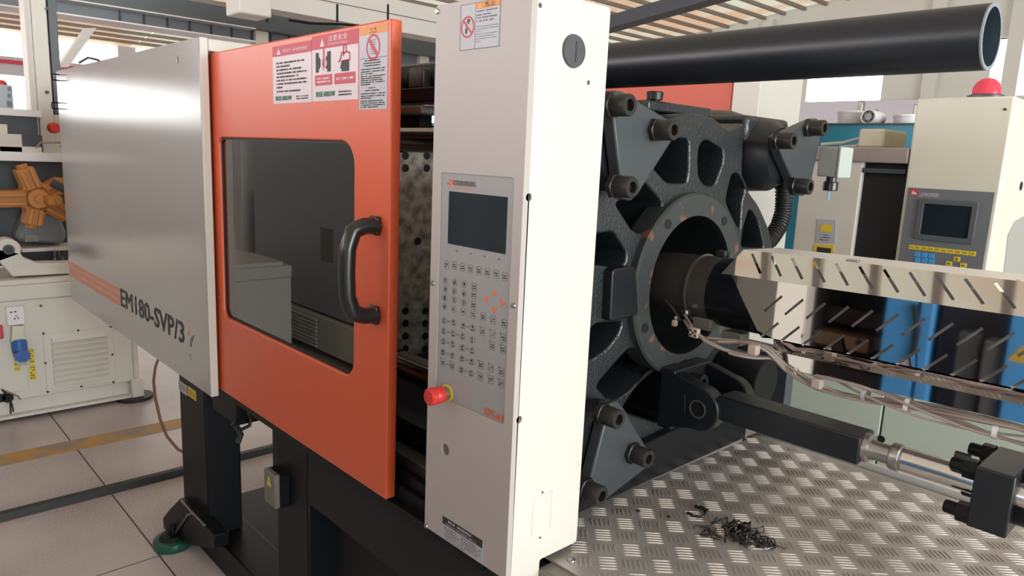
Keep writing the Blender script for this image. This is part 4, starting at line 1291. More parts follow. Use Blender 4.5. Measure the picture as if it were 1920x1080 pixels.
flat(FK, [[(u_, zt_), (u_ + .008, zt_), (u_ + .0075, zt_ + .004), (u_ + .002, zt_ + .002)]], M['greyprint'], kb, 'logo_base', 0, .0004)
uu = P(841, 343)[0]; u2 = P(848, 343)[0]; w_ = u2 - uu
flat(FK, [[(uu, zt_ - .002), (uu + w_ * .3, zt_ - .002), (uu + w_ * .4, zt_ + .009), (uu + w_ * .1, zt_ + .011)], [(uu + w_ * .62, zt_ - .002), (uu + w_ * .95, zt_ - .002), (uu + w_ * .95, zt_ + .011), (uu + w_ * .65, zt_ + .009)], [(uu + w_ * .3, zt_ + .006), (uu + w_ * .5, zt_ + .001), (uu + w_ * .7, zt_ + .006), (uu + w_ * .7, zt_ + .009), (uu + w_ * .5, zt_ + .005), (uu + w_ * .3, zt_ + .009)],
          rect(uu, zt_ - .005, P(888, 350)[0], zt_ - .0035)], M['orangeprint'], kb, 'logo_mark', 0, .0004)
t0, t1 = P(906, 777), P(941, 790)
text([('CPC-6.0', FK, t0[0], (t0[1] + t1[1]) / 2, .0125, t1[0] - t0[0] + .004)], M['orangeprint'], kb, 'model_lettering', .0004, .03)
t0, t1 = P(914, 785), P(940, 795)
flat(FK, dashes(FK, t0[0], (t0[1] + t1[1]) / 2 - .001, t1[0], (t0[1] + t1[1]) / 2 + .001, 1, rn, .9, .002, False), M['orangeprint'], kb, 'small_print', 0, .0004)
# emergency stop
c = P(838, 737)
rd = .0135
es = MB().lathe(FF(c[0], c[1], -.001), (0, -1, 0), [(0, 0), (0, .0165), (.002, .0165), (.002, 0)], 28).build('emergency_stop', M['yellow'], co)
MB().lathe(FF(c[0], c[1], 0), (0, -1, 0), [(.002, 0), (.002, .0125), (.012, .0125), (.012, 0)], 24).build('stop_collar', M['steel'], es)
MB().lathe(FF(c[0], c[1], 0), (0, -1, 0), [(.010, .012), (.012, .0155), (.028, .0158), (.030, .0145), (.032, .0165), (.040, .016), (.0425, .0135), (.043, 0)], 32).build('stop_button', M['red'], es)
flat(front(YF - .0431), [[(c[0] - .006, c[1] - .001), (c[0] + .004, c[1] + .006), (c[0] + .006, c[1] + .003)], [(c[0] + .006, c[1] - .002), (c[0] - .003, c[1] - .007), (c[0] - .005, c[1] - .004)]], M['lampred'], es, 'twist_arrows', 0, .0003)
# top warning label
q = [P(864.7, 10.2), P(939, -4), P(937.4, 86.6), P(862.4, 95.4)]
u0, u1, v0, v1 = (q[0][0] + q[3][0]) / 2, (q[1][0] + q[2][0]) / 2, (q[2][1] + q[3][1]) / 2, (q[0][1] + q[1][1]) / 2
lb = MB().fbox(FF, u0, v0, u1, v1, 0, .0006).build('console_label', M['stickergrey'], co, smooth=0)
W_, H_ = u1 - u0, v1 - v0
f = lambda a, b: (u0 + a * W_, v0 + b * H_)
flat(FF, [rect(*f(0, 0), *f(1, .012)), rect(*f(0, .988), *f(1, 1)), rect(*f(0, 0), *f(.012, 1)), rect(*f(.988, 0), *f(1, 1)), rect(*f(.385, 0), *f(.395, 1))], M['greyprint'], lb, 'label_border', .0006, .0008)
flat(FF, [rect(*f(.395, .855), *f(.988, .988))], M['amber'], lb, 'header_band', .0006, .0009)
flat(FF, [tri(*f(.5, .92), W_ * .09, H_ * .09)], M['yellow'], lb, 'warning_triangle', .0009, .0011)
text([('警 告', FF, *f(.62, .915), H_ * .055, W_ * .25), ('WARNING', FF, *f(.61, .87), H_ * .035, W_ * .27)], M['print'], lb, ext=.0011)
ringpoly_mesh(FF, *f(.195, .50), W_ * .145, W_ * .175, .0006, .0010).build('prohibition_ring', M['pinkprint'], lb)
a, b = f(.195, .5); d = W_ * .15 * .707
flat(FF, [[(a - d - .0012, b + d - .0012), (a + d - .0012, b - d - .0012), (a + d + .0012, b - d + .0012), (a - d + .0012, b + d + .0012)]], M['pinkprint'], lb, 'prohibition_bar', .0006, .0010)
flat(FF, [rect(*f(.14, .36), *f(.185, .47)), rect(*f(.155, .47), *f(.17, .53)), rect(*f(.18, .6), *f(.25, .67)), rect(*f(.19, .57), *f(.24, .59))], M['print'], lb, 'tool_pictogram', .0006, .0009)
pl = []
for b, e in ((.80, .93), (.72, .65), (.66, .95), (.59, .8)): pl += dashes(FF, *f(.43, b - .018), *f(.4 + .57 * e, b + .018), 1, rn, .8, H_ * .036, False)
flat(FF, pl, M['greyprint'], lb, 'rule_lines', .0006, .0009)
text([('DO NOT operate this machine', FF, *f(.42, .455), H_ * .03, W_ * .54), ('during affecting or holding the', FF, *f(.43, .405), H_ * .03, W_ * .53), ('hand.', FF, *f(.43, .36), H_ * .022, W_ * .1),
      ('DO NOT operate this machine', FF, *f(.42, .295), H_ * .03, W_ * .53), ('until barrel temperatures', FF, *f(.43, .245), H_ * .03, W_ * .44), ('have reached their set point', FF, *f(.43, .195), H_ * .03, W_ * .5), ('levels.', FF, *f(.43, .15), H_ * .024, W_ * .11)], M['print'], lb, ext=.0008)
# nameplate at the foot of the console
q = [P(829.5, 967), P(906, 1011.5), P(905, 1059.5), P(828, 1006)]
u0, u1, v0, v1 = (q[0][0] + q[3][0]) / 2, (q[1][0] + q[2][0]) / 2, (q[2][1] + q[3][1]) / 2, (q[0][1] + q[1][1]) / 2
npl = MB().fbox(FF, u0, v0, u1, v1, 0, .0006).build('nameplate', M['stickergrey'], co, smooth=0)
W_, H_ = u1 - u0, v1 - v0
f = lambda a, b: (u0 + a * W_, v0 + b * H_)
flat(FF, [rect(*f(.02, .66), *f(.99, .99)), rect(*f(.5, .1), *f(.508, .62))], M['print'], npl, 'header_band', .0006, .0009)
flat(FF, dashes(FF, *f(.16, .82), *f(.74, .93), 1, rn, .9, H_ * .15, False), M['stickergrey'], npl, 'maker_line', .0009, .0011)
pl = dashes(FF, *f(.1, .70), *f(.85, .76), 1, rn, .8, H_ * .05, False)
flat(FF, pl, M['stickergrey'], npl, 'maker_line', .0009, .0011)
pl = dashes(FF, *f(.06, .14), *f(.47, .60), 6, rn, .5, H_ * .055) + dashes(FF, *f(.53, .14), *f(.95, .60), 5, rn, .5, H_ * .06) + dashes(FF, *f(.06, .04), *f(.6, .1), 1, rn, .6, H_ * .05, False)
flat(FF, pl, M['greyprint'], npl, 'data_lines', .0006, .0009)

# ------------------------------------------------------------------ tread plate
ZT = 0.772
tp = thing('tread_plate', 'worn five-bar aluminium tread plate in a grey steel frame', 'tread plate', (-0.3, 1.3, ZT))
tx0, tx1, ty0, ty1 = -0.918, 0.35, 0.905, 1.815
MB().prism(top(ZT), roundpoly([(tx0, ty0), (tx1, ty0), (tx1, ty1), (tx0 + .02, ty1)], .03), -0.004, 0).build('sheet', M['tread'], tp)
MB().box((XR - .003, .873, ZT - .075), (tx1, .94, ZT - .0045)).build('frame_bar', M['frame'], tp, bevel=0.004)
MB().box((tx0, .94, ZT - .03), (XR, 1.0, ZT - .0045)).build('frame_bar', M['frame'], tp)
MB().box((tx0, 1.76, ZT - .075), (tx1, 1.835, ZT - .0045)).build('frame_bar', M['frame'], tp, bevel=0.003)
MB().box((tx0, 1.835, ZT - .02), (tx1, 1.842, ZT + .012)).build('back_lip', M['satin'], tp)
s_ = onz(1071, 1050, ZT)
MB().lathe((s_.x, s_.y, ZT - .002), (0, 0, 1), [(0, 0), (0, .010), (.004, .008), (.0055, .004), (.0055, 0)], 14).build('frame_screw', M['steel'], tp)
rm = MB()
p_ = 0.0502; cth = math.sqrt(.5)
o0 = (-0.889, 1.262)
hl_ = .0185
def rib(bm, cx, cy, dx, dy):
    nx, ny = -dy, dx
    w = .0015; z0 = ZT - .0002; z1 = ZT + .0016
    b0 = [(cx - dx * hl_, cy - dy * hl_), (cx + nx * w, cy + ny * w), (cx + dx * hl_, cy + dy * hl_), (cx - nx * w, cy - ny * w)]
    e = .55
    base = [(cx - dx * hl_, cy - dy * hl_), (cx - dx * hl_ * e - nx * w, cy - dy * hl_ * e - ny * w), (cx + dx * hl_ * e - nx * w, cy + dy * hl_ * e - ny * w), (cx + dx * hl_, cy + dy * hl_), (cx + dx * hl_ * e + nx * w, cy + dy * hl_ * e + ny * w), (cx - dx * hl_ * e + nx * w, cy - dy * hl_ * e + ny * w)]
    lo = [bm.b.verts.new((x, y, z0)) for x, y in base]
    t0 = bm.b.verts.new((cx - dx * hl_ * .6, cy - dy * hl_ * .6, z1)); t1 = bm.b.verts.new((cx + dx * hl_ * .6, cy + dy * hl_ * .6, z1))
    bm.b.faces.new((lo[0], lo[1], t0)); bm.b.faces.new((lo[1], lo[2], t1, t0)); bm.b.faces.new((lo[2], lo[3], t1))
    bm.b.faces.new((lo[3], lo[4], t1)); bm.b.faces.new((lo[4], lo[5], t0, t1)); bm.b.faces.new((lo[5], lo[0], t0))
for i in range(-30, 31):
    for j in range(-30, 31):
        cx = o0[0] + (i + j) * p_ * cth; cy = o0[1] + (i - j) * p_ * cth
        d = (cth, cth) if (i + j) % 2 == 0 else (cth, -cth)
        for k in range(-2, 3):
            x, y = cx - d[1] * k * .0092, cy + d[0] * k * .0092
            if tx0 + .018 < x < tx1 - .018 and ty0 + .018 < y < ty1 - .018:
                rib(rm, x, y, *d)
tr_ = rm.build('tread_bars', M['treadrib'], tp); tr_['kind'] = 'stuff'
# plastic shavings on the tread plate
def shavings(name, label, c, n, sx, sy, seed, rad=.0016, h=.012):
    rn = random.Random(seed); m = MB()
    for i in range(n):
        x, y = c.x + rn.gauss(0, sx), c.y + rn.gauss(0, sy)
        z = ZT + .003
        a = rn.random() * 6.28; pts = []
        rr = .006 + rn.random() * .009
        for k in range(9):
            t = k / 8
            a += rn.uniform(-.2, 1.1)
            x += math.cos(a) * rr * .55; y += math.sin(a) * rr * .55
            z = ZT + .002 + abs(math.sin(t * 3.1)) * rn.random() * h
            pts.append((x, y, z))
        m.tube(pts, rad * (.6 + .8 * rn.random()), 5)
    o = m.build(name, M['skin'], origin=(c.x, c.y, ZT))
    o['kind'] = 'stuff'; o['label'] = label; o['category'] = 'plastic waste'
    return o
shavings('plastic_shavings', 'heap of curled black plastic shavings on the tread plate', onz(1385, 1003, ZT), 46, .024, .011, 2)
shavings('plastic_shavings', 'left fringe of thin curls beside the heap of black shavings', onz(1325, 1002, ZT), 10, .012, .008, 5, .0011, .006)
tag(MB().tube([onz(px, py, ZT + .004) for px, py in ((1289, 961), (1296, 965), (1308, 969), (1318, 969), (1323, 962), (1320, 953), (1313, 950), (1303, 949))] + [onz(1328, 957, ZT + .006)], .0028, 6).build('plastic_curl', M['skin']), 'single hooked black plastic curl behind the heap of shavings', 'plastic waste')
for px, py, lb_ in ((1254, 969, 'tiny black crumb left of the hooked plastic curl'), (1196, 958, 'tiny black crumb nearest to the platen foot')):
    c = onz(px, py, ZT + .003)
    tag(MB().tube([c + Vector((-.005, 0, 0)), c, c + Vector((.004, .003, .001))], [.001, .0028, .001], 6).build('plastic_crumb', M['skin']), lb_, 'plastic waste')

# ------------------------------------------------------------------ injection barrel and polished guard
def tz(x): return 0.0185 * (x + .66)
ba = thing('injection_barrel', 'dark injection barrel with heater band entering the platen ring', 'injection barrel', (-0.87, YC, ZC))
MB().lathe((-1.06, YC, ZC), (1, 0, 0), [(0, 0), (0, .03), (.03, .045), (.06, .05), (.085, .05), (.085, 0)], 28).build('nozzle', M['bolt'], ba)
m = MB()
m.lathe((-0.985, YC, ZC), (1, 0, 0), [(0, 0), (0, .066), (.03, .07), (.115, .0735), (.115, .0745), (.2, .0745), (.2, 0)], 40)
m.build('barrel_head', mat('oiled_steel', (0.12, 0.105, 0.10), 0.36, metal=0.6, bump=0.15), ba)
MB().lathe((-0.872, YC, ZC), (1, 0, 0), [(0, .074), (0, .0775), (.004, .0775), (.004, .074)], 40).build('clamp_band', M['steel'], ba)
MB().lathe((-0.82, YC, ZC), (1, 0, 0), [(0, .070), (.001, .0755), (.05, .0755), (.11, .0745), (.115, 0)], 40).build('heater_band', mat('heater_band', (0.02, 0.022, 0.03), 0.22, metal=0.6), ba)
for i in range(8):
    a = math.radians(45 * i + 15)
    MB().lathe((-0.99, YC + .058 * math.cos(a), ZC + .058 * math.sin(a)), (-1, 0, 0), [(0, .009), (.014, .009), (.014, 0)], 8).build('head_bolt', M['bolt'], ba)
c = ony(1290, 585, 1.345)
MB().lathe((c.x, c.y, c.z), (0, -1, 0), [(0, 0), (0, .008), (.012, .008), (.014, .005), (.014, 0)], 10).build('thermocouple', M['chrome'], ba)
c = ony(1355, 475, 1.36)
MB().box((c.x - .012, c.y - .01, c.z - .008), (c.x + .012, c.y + .01, c.z + .006)).build('band_lug', M['bolt'], ba, bevel=0.003)

MB().lathe((-0.70, YC, ZC), (1, 0, .0185), [(0, 0), (0, .078), (.85, .078), (.85, 0)], 32).build('band_sleeve', M['sleeve'], ba)
gd = thing('barrel_guard', 'polished stainless barrel guard with slanted slots reflecting the workshop', 'barrel guard', (-0.4, YC, ZC))
GX1 = 0.15
yv, zv1, zv0 = 1.32, 1.284, 1.171
yt, zt_ = 1.365, 1.333
yb, zb_ = 1.358, 1.137
def gpt(x, y, z): return Vector((x, y, z + tz(x)))
FGv = Fr(gpt(0, yv, 0), (1, 0, .0185), (0, 0, 1))
gl = lambda p: FGv.uv(ony(*p, yv))
sl_ = []
def slot(fr, px0, py0, px1, py1, y, wd=.0045):
    a = Vector(fr.uv(ony(px0, py0, y))); b = Vector(fr.uv(ony(px1, py1, y)))
    d = (b - a).normalized(); n = Vector((-d.y, d.x)) * wd / 2
    return [tuple(a - n), tuple(b - n), tuple(b + n), tuple(a + n)]
# vertical face: slots pitch along x from the photograph
r1 = FGv.uv(ony(1452, 575, yv)); r1b = FGv.uv(ony(1485, 546, yv)); r2 = FGv.uv(ony(1490, 590, yv))
up0, up1 = ony(1381, 560, yv), ony(1408, 535, yv)
v_face = [FGv.uv(p) for p in (ony(1352, 513, yv), ony(1377, 552, yv), ony(1402, 604, yv), ony(1430, 636, yv))]
LX = GX1
v_face[0] = (v_face[0][0], zv1); v_face[-1] = (v_face[-1][0], zv0)
outer = v_face + [(LX, zv0), (LX, zv1)]
sa, sb_ = Vector(FGv.uv(ony(1452, 575, yv))), Vector(FGv.uv(ony(1485, 547, yv)))
pitch = Vector(FGv.uv(ony(1491, 582, yv))).x - sa.x
sc_, sd_ = Vector(FGv.uv(ony(1446, 624, yv))), Vector(FGv.uv(ony(1479, 598, yv)))
for a, b in ((sa, sb_), (sc_, sd_)):
    for k in range(-2, 17):
        p, q = Vector((a.x + k * pitch, a.y)), Vector((b.x + k * pitch, b.y))
        if p.x < v_face[2][0] + .004 or q.x > LX - .02: continue
        d = (q - p).normalized(); n = Vector((-d.y, d.x)) * .0024
        sl_.append([tuple(p - n), tuple(q - n), tuple(q + n), tuple(p + n)])
sheet('front_face', FGv, outer, sl_, -0.0012, 0, M['mirror'], gd)
# upper sloped face
du = Vector((0, yt - yv, zt_ - zv1)); lu = du.length
FGu = Fr(gpt(0, yv, zv1), (1, 0, .0185), du)
def uv_on(fr, px, py):
    d = ray(px, py); t = (fr.o - CAM).dot(fr.w) / d.dot(fr.w)
    return fr.uv(CAM + d * t)
a, b = Vector(uv_on(FGu, 1524, 491)), Vector(uv_on(FGu, 1544, 533))
a2 = Vector(uv_on(FGu, 1484, 486)); pt = a.x - a2.x
sl_ = []
xl0 = uv_on(FGu, 1352, 513)[0]; xl1 = uv_on(FGu, 1385, 468)[0]
for k in range(-4, 16):
    p, q = Vector((a.x + k * pt, lu * .88)), Vector((b.x + k * pt, lu * .2))
    if p.x < xl1 + .0 or q.x > LX - .02: continue
    d = (q - p).normalized(); n = Vector((-d.y, d.x)) * .0024
    sl_.append([tuple(p - n), tuple(p + n), tuple(q + n), tuple(q - n)])
sheet('upper_face', FGu, [(xl0, 0), (LX, 0), (LX, lu), (xl1 + .01, lu)], sl_, -0.0012, 0, M['mirror'], gd)
# top flat
FGt = Fr(gpt(0, yt, zt_), (1, 0, .0185), (0, 1, 0))
nx = uv_on(FGt, 1590, 492)[0]
sheet('top_face', FGt, [(xl1 + .01, 0), (LX, 0), (LX, .11), (xl1 + .03, .11)], [], -0.0012, 0, M['satin'], gd)
MB().fbox(FGt, nx - .010, .0, nx + .012, .012, 0, .004).build('lid_catch', M['steel'], gd, bevel=.001)
c = uv_on(FGt, 1898, 529)
flat(FGt, [circle(c[0], max(c[1], .01), .003, 12)], M['bolt'], gd, 'rivet_hole', 0, .0003)
# lower sloped face, lip and bottom
dl = Vector((0, yv - yb, zv0 - zb_)); ll = dl.length
FGl = Fr(gpt(0, yb, zb_), (1, 0, .0185), dl)
x0l = uv_on(FGl, 1452, 660)[0]; x1l = v_face[-1][0]
sheet('lower_face', FGl, [(x0l, 0), (LX, 0), (LX, ll), (x1l, ll)], [], -0.0012, 0, M['mirror'], gd)
FGp = Fr(gpt(0, yb, zb_), (1, 0, .0185), (0, 0, 1))
lipb = -.030
x2l = FGp.uv(ony(1492, 686, yb))[0]
sheet('lower_lip', FGp, [(x2l, lipb), (LX, lipb), (LX, 0), (x0l, 0)], [], -0.0012, 0, M['mirror'], gd)
sheet('rear_face', Fr(gpt(0, 2 * YC - yv, 0), (1, 0, .0185), (0, 0, 1)), [(-.62, zb_), (LX, zb_), (LX, zt_ - .05), (-.62, zt_ - .05)], [], 0, .0012, M['satin'], gd)

# ------------------------------------------------------------------ heater wiring
wi = thing('heater_wiring', 'bundle of tan braided heater wires with ceramic connectors under the barrel guard', 'wire bundle', (-0.6, 1.34, 1.12))
rn = random.Random(4)
path = [(1285, 597, 1.33), (1300, 618, 1.31), (1325, 637, 1.305), (1360, 648, 1.305), (1400, 655, 1.31), (1440, 664, 1.33), (1480, 686, 1.37), (1540, 715, 1.37), (1600, 731, 1.37), (1680, 752, 1.37), (1760, 774, 1.37), (1840, 798, 1.37), (1940, 824, 1.37)]
bp_ = [ony(px, py, y) for px, py, y in path]
for k in range(9):
    ph = rn.random() * 6; pts = []
    n_ = len(bp_)
    for i in range((n_ - 1) * 3 + 1):
        t = i / 3; a = min(int(t), n_ - 2); p = bp_[a].lerp(bp_[a + 1], t - a)
        sp_ = .004 + .011 * min(1, i / 14)
        pts.append(p + Vector((0, math.cos(ph + k * .7 + i * .35) * sp_, math.sin(ph + k * 1.1 + i * .27) * sp_)))
    if k > 4: pts = pts[rn.randint(6, 15):]
    MB().tube(pts, .0027, 6).build('wire', M['wire'], wi)
for px, py, y, w, h in ((1305, 623, 1.305, .022, .02), (1268, 605, 1.33, .010, .014), (1272, 595, 1.34, .008, .008)):
    c = ony(px, py, y)
    cb_ = MB().box((c.x - w / 2, y - .012, c.z - h / 2), (c.x + w / 2, y, c.z + h / 2)).build('terminal_block', M['ceramic'], wi, bevel=.002)
    if w > .02:
        for dx, dz in ((-.006, .005), (.006, .005), (0, 0), (-.006, -.005), (.006, -.005)):
            MB().cyl((c.x + dx, y - .012, c.z + dz), (c.x + dx, y - .0126, c.z + dz), .0026, 8).build('terminal_screw', M['bolt'], cb_)
for px, py, y in ((1378, 632, 1.36), (1322, 605, 1.37)):
    c = ony(px, py, y)
    MB().box((c.x - .022, y - .015, c.z - .014), (c.x + .022, y + .02, c.z + .012)).build('connector_cover', M['frame'], wi, bevel=.002)
for px, py, y in ((1534, 718, 1.36), (1415, 655, 1.305)):
    c = ony(px, py, y)
    MB().box((c.x - .010, y - .012, c.z - .010), (c.x + .010, y + .006, c.z + .010)).build('terminal_block', M['ceramic'], wi, bevel=.003)
for i in (6, 8, 9, 11):
    p = bp_[i].lerp(bp_[min(i + 1, 12)], .3)
    MB().lathe(p - Vector((.004, 0, .001)), (1, 0, -.03), [(0, .0155), (.008, .0155)], 14).build('cable_tie', M['white'] if i != 8 else M['stickergrey'], wi)
MB().tube([ony(px, py, y) for px, py, y in ((1240, 552, 1.36), (1262, 580, 1.34), (1275, 600, 1.33))], .003, 6).build('wire', M['steel'], wi)

# ------------------------------------------------------------------ injection cylinder
IY = 1.33
KS = 1.22
FI = front(IY); PI_ = PY(IY)
ic = thing('injection_cylinder', 'black pull-in bar and chrome rod cylinder pinned to a platen bracket', 'hydraulic cylinder', (-0.6, IY + .03, 0.95))
bt, bb = (PI_(1380, 752)[1] + PI_(1602, 818)[1]) / 2, (PI_(1390, 806)[1] + PI_(1600, 866)[1]) / 2
xb0, xb1 = PI_(1345, 760)[0], PI_(1611, 840)[0]
MB().box((xb0, IY, bb), (xb1, IY + .055 * KS, bt)).build('pull_bar', M['castsmooth'], ic, bevel=0.003)
zc_ = (bt + bb) / 2
yr = IY + .0275 * KS
k_ = lambda pr: [(a * KS, b * KS) for a, b in pr]
MB().lathe((xb1, yr, zc_), (1, 0, 0), k_([(-.002, 0), (-.002, .023), (.006, .022), (.008, .016), (.016, .0145), (.036, .0145), (.037, .0195), (.039, .0205), (.050, .0205), (.052, .0175), (.06, .0175)]), 28).build('rod_end', M['steel'], ic)
rod = MB().lathe((xb1 + .055 * KS, yr, zc_), (1, 0, 0), [(0, 0), (0, .0186 * KS), (.36, .0186 * KS), (.36, 0)], 36).build('piston_rod', M['chrome'], ic)
bq = [PI_(1828, 875.5), PI_(1814, 984), PI_(1888, 1011), PI_(1906, 890)]
bx0 = (bq[0][0] + bq[1][0]) / 2; bx1 = (bq[2][0] + bq[3][0]) / 2
bz0, bz1 = (bq[1][1] + bq[2][1]) / 2, (bq[0][1] + bq[3][1]) / 2
bk = MB().box((bx0, IY - .005, bz0), (bx1, IY + .135, bz1)).build('cylinder_head', M['castsmooth'], ic, bevel=0.003)
MB().lathe((bx1, IY + .06, (bz0 + bz1) / 2), (1, 0, 0), [(0, .046), (.35, .046), (.35, 0)], 32).build('cylinder_barrel', M['black'], ic)
st0 = None
for dy, dz in ((.016, bz1 - .014), (.118, bz1 - .014), (.016, bz0 + .014), (.118, bz0 + .014)):
    if st0 is None:
        m = MB(); m.lathe((bx0, IY + dy, dz), (-1, 0, 0), k_([(0, .0145), (.016, .0145), (.016, .009)]), 6); m.lathe((bx0 - .018, IY + dy, dz), (-1, 0, 0), k_([(0, .0095), (.016, .0095), (.018, .008), (.018, 0)]), 12)
        st0 = m.build('stud_nut', M['black'], bk); k0 = (dy, dz)
    else: clone(st0, (0, dy - k0[0], dz - k0[1]), bk)
MB().lathe((bx1 + .002, IY + .06, bz1 - .01), (1, 0, 0), k_([(0, 0), (0, .014), (.03, .014), (.03, 0)]), 12).build('port_fitting', M['black'], ic)
MB().tube([(xb1 + .13, yr + .058, zc_ + .016), (bx0 - .03, yr + .058, zc_ + .016)], .008, 8).build('guide_rod', M['bolt'], ic)
# clevis bracket on the platen
pc_ = PI_(1314, 765)
br = thing('clevis_bracket', 'black clevis bracket with round pin boss on the lower platen', 'bracket', (-0.88, IY + .05, 0.95))
rad = .049
xl0 = -.897
zlt, zlb = PI_(1258, 694)[1], PI_(1247, 800)[1]
def lug_poly():
    pts = [(xl0, zlt), (xl0, zlb), (pc_[0] - .015, pc_[1] - rad)]
    for i in range(13):
        a = math.radians(-90 + i * 15)
        pts.append((pc_[0] + rad * math.cos(a), pc_[1] + rad * math.sin(a)))
    pts.append((xl0 + .045, zlt - .002))
    return pts
lg = MB().prism(front(IY - .012), lug_poly(), -.035, 0).build('clevis_lug', M['castsmooth'], br, bevel=0.003)
MB().prism(front(IY + .115), lug_poly(), -.03, 0).build('clevis_lug', M['castsmooth'], br, bevel=0.003)
MB().box((xl0, IY - .010, zlb), (xl0 + .035, IY + .14, zlt + .004)).build('clevis_body', M['castsmooth'], br, bevel=0.003)
m = ringpoly_mesh(front(IY - .012), pc_[0], pc_[1], .0175, .020, 0, .002, 28)
m.build('pin_ring', M['steel'], br)
MB().cyl((pc_[0], IY - .010, pc_[1]), (pc_[0], IY + .15, pc_[1]), .0173, 24).build('clevis_pin', M['black'], br)
c = PI_(1291, 755)
flat(front(IY - .012), [[(c[0], c[1] - .02), (c[0] + .0015, c[1] - .02), (c[0] - .003, c[1] + .02), (c[0] - .0045, c[1] + .02)]], M['steel'], lg, 'scratch_mark', 0, .0003)
MB().lathe((xl0 + .035, IY + .062, zlt - .03), (1, 0, 0), [(0, 0), (0, .02), (.03, .02), (.03, .011), (.02, .011), (.02, 0)], 18).build('clevis_bolt', M['bolt'], br)
# dark ram behind
rm_ = thing('rear_ram', 'dark hydraulic ram and sheet box behind the pull-in bar', 'hydraulic cylinder', (-0.8, 1.62, 0.95))
c = ony(1412, 712, 1.62)
MB().lathe((-0.915, 1.62, c.z), (1, 0, 0), [(0, 0), (0, .06), (c.x + .915 + .03, .06), (c.x + .915 + .035, .056), (c.x + .915 + .035, 0)], 28).build('ram_body', M['black'], rm_)
q0, q1 = ony(1418, 800, 1.80), ony(1480, 700, 1.80)
MB().box((q0.x - .12, 1.79, 0.79), (q1.x, 1.83, q1.z + .06)).build('ram_box', M['darkgrey'], rm_, bevel=.003)

# ------------------------------------------------------------------ right background: neighbouring machine
YK = 2.5
P = PY(YK); FK2 = front(YK)
nk = thing('rear_console', 'cream console with red beacon, yellow and blue keys behind the barrel guard', 'control console', (-0.7, YK + .1, 0.2))
xl, xr = (P(1718, 184)[0] + P(1683, 480)[0]) / 2, P(1886, 300)[0]
# the console leans: its photographed verticals converge more than the machine's
kx = [P(1716, 186), P(1903, 181), P(1840, 560), P(1672, 540)]
zt_ = (P(1718, 184)[1] + P(1903, 180)[1]) / 2
xL, xRr = (P(1716, 186)[0] + P(1690, 420)[0]) / 2, (P(1900, 200)[0] + P(1860, 450)[0]) / 2
body = MB().box((xL, YK, 0.955), (xRr, YK + .6, zt_)).build('console_body', M['creamdirty'], nk, bevel=.006)
q = [P(1703, 351), P(1863, 361), P(1842, 520), P(1686, 490)]
u0, u1, v1 = (q[0][0] + q[3][0]) / 2, (q[1][0] + q[2][0]) / 2, (q[0][1] + q[1][1]) / 2
v0 = v1 - .30
kb2 = MB().fbox(FK2, u0, v0, u1, v1, 0, .004).build('key_panel', mat('panel_grey', (0.15, 0.16, 0.18), 0.45), nk)
W_ = u1 - u0
s = [P(1724, 372), P(1838, 378), P(1824, 458), P(1716, 448)]
a0, a1, b0, b1 = (s[0][0] + s[3][0]) / 2, (s[1][0] + s[2][0]) / 2, (s[2][1] + s[3][1]) / 2, (s[0][1] + s[1][1]) / 2
sheet('screen_bezel', FK2, rrect(a0, b0, a1, b1, .006), [rrect(a0 + .016, b0 + .016, a1 - .016, b1 - .016, .003)], .004, .010, mat('bezel_grey', (0.09, 0.10, 0.115), 0.4), kb2, bevel=.0015)
MB().fbox(FK2, a0 + .015, b0 + .015, a1 - .015, b1 - .015, .004, .0055).build('screen', M['screen'], kb2)
t = P(1725, 366), P(1762, 369)
text([('L.K.MACHINERY', FK2, t[0][0], t[0][1] - .003, .012, t[1][0] - t[0][0])], M['sticker'], kb2, 'maker_lettering', .0042)
c = P(1715, 360)
flat(FK2, [circle(c[0], c[1], .012, 20)], M['pinkprint'], kb2, 'round_logo', .004, .0046)
flat(FK2, [[(c[0] - .008, c[1] - .007), (c[0] + .009, c[1] - .007), (c[0] + .004, c[1] + .001), (c[0] + .001, c[1] - .002), (c[0] - .003, c[1] + .006)]], M['sticker'], kb2, 'logo_peak', .0046, .005)
yk = bkk = None
f1, f10 = P(1710, 463), P(1824, 475.5)
for i in range(10):
    x = f1[0] + (f10[0] - f1[0]) * i / 9; z = (f1[1] + f10[1]) / 2
    if yk is None:
        yk = MB().fbox(FK2, x - .009, z - .007, x + .009, z + .007, .004, .0055).build('yellow_key', M['yellow'], kb2, bevel=.001); k0 = (x, z)
    else: clone(yk, (x - k0[0], 0, z - k0[1]), kb2)
text([('F%d' % (i + 1), FK2, f1[0] + (f10[0] - f1[0]) * i / 9, (f1[1] + f10[1]) / 2 - .003, .006, .009, 'CENTER') for i in range(10)], M['print'], kb2, 'key_legends', .0065)
for px, py in ((1795, 485.5), (1780, 494), (1807, 497.5), (1792, 506)):
    x, z = P(px, py); clone(yk, (x - k0[0], 0, z - k0[1]), kb2)
flat(FK2, [rect(P(px, py)[0] - .004, P(px, py)[1] - .0015, P(px, py)[0] + .004, P(px, py)[1] + .0015) for px, py in ((1780, 494), (1807, 497.5))] + [rect(P(px, py)[0] - .002, P(px, py)[1] - .0035, P(px, py)[0] + .002, P(px, py)[1] + .0035) for px, py in ((1795, 485.5), (1792, 506))], M['print'], kb2, 'arrow_marks', .0066, .0072)
for i in range(3):
    for j in range(4):
        x, z = P(1721 + i * 13.2, 477 + j * 10.5 + i * 1)
        z = P(1721, 477 + j * 10)[1]
        if bkk is None:
            bkk = MB().fbox(FK2, x - .0085, z - .0075, x + .0085, z + .0075, .004, .0055).build('blue_key', M['bluekey'], kb2, bevel=.001); k2 = (x, z)
        else: clone(bkk, (x - k2[0], 0, z - k2[1]), kb2)
c = P(1829, 182)
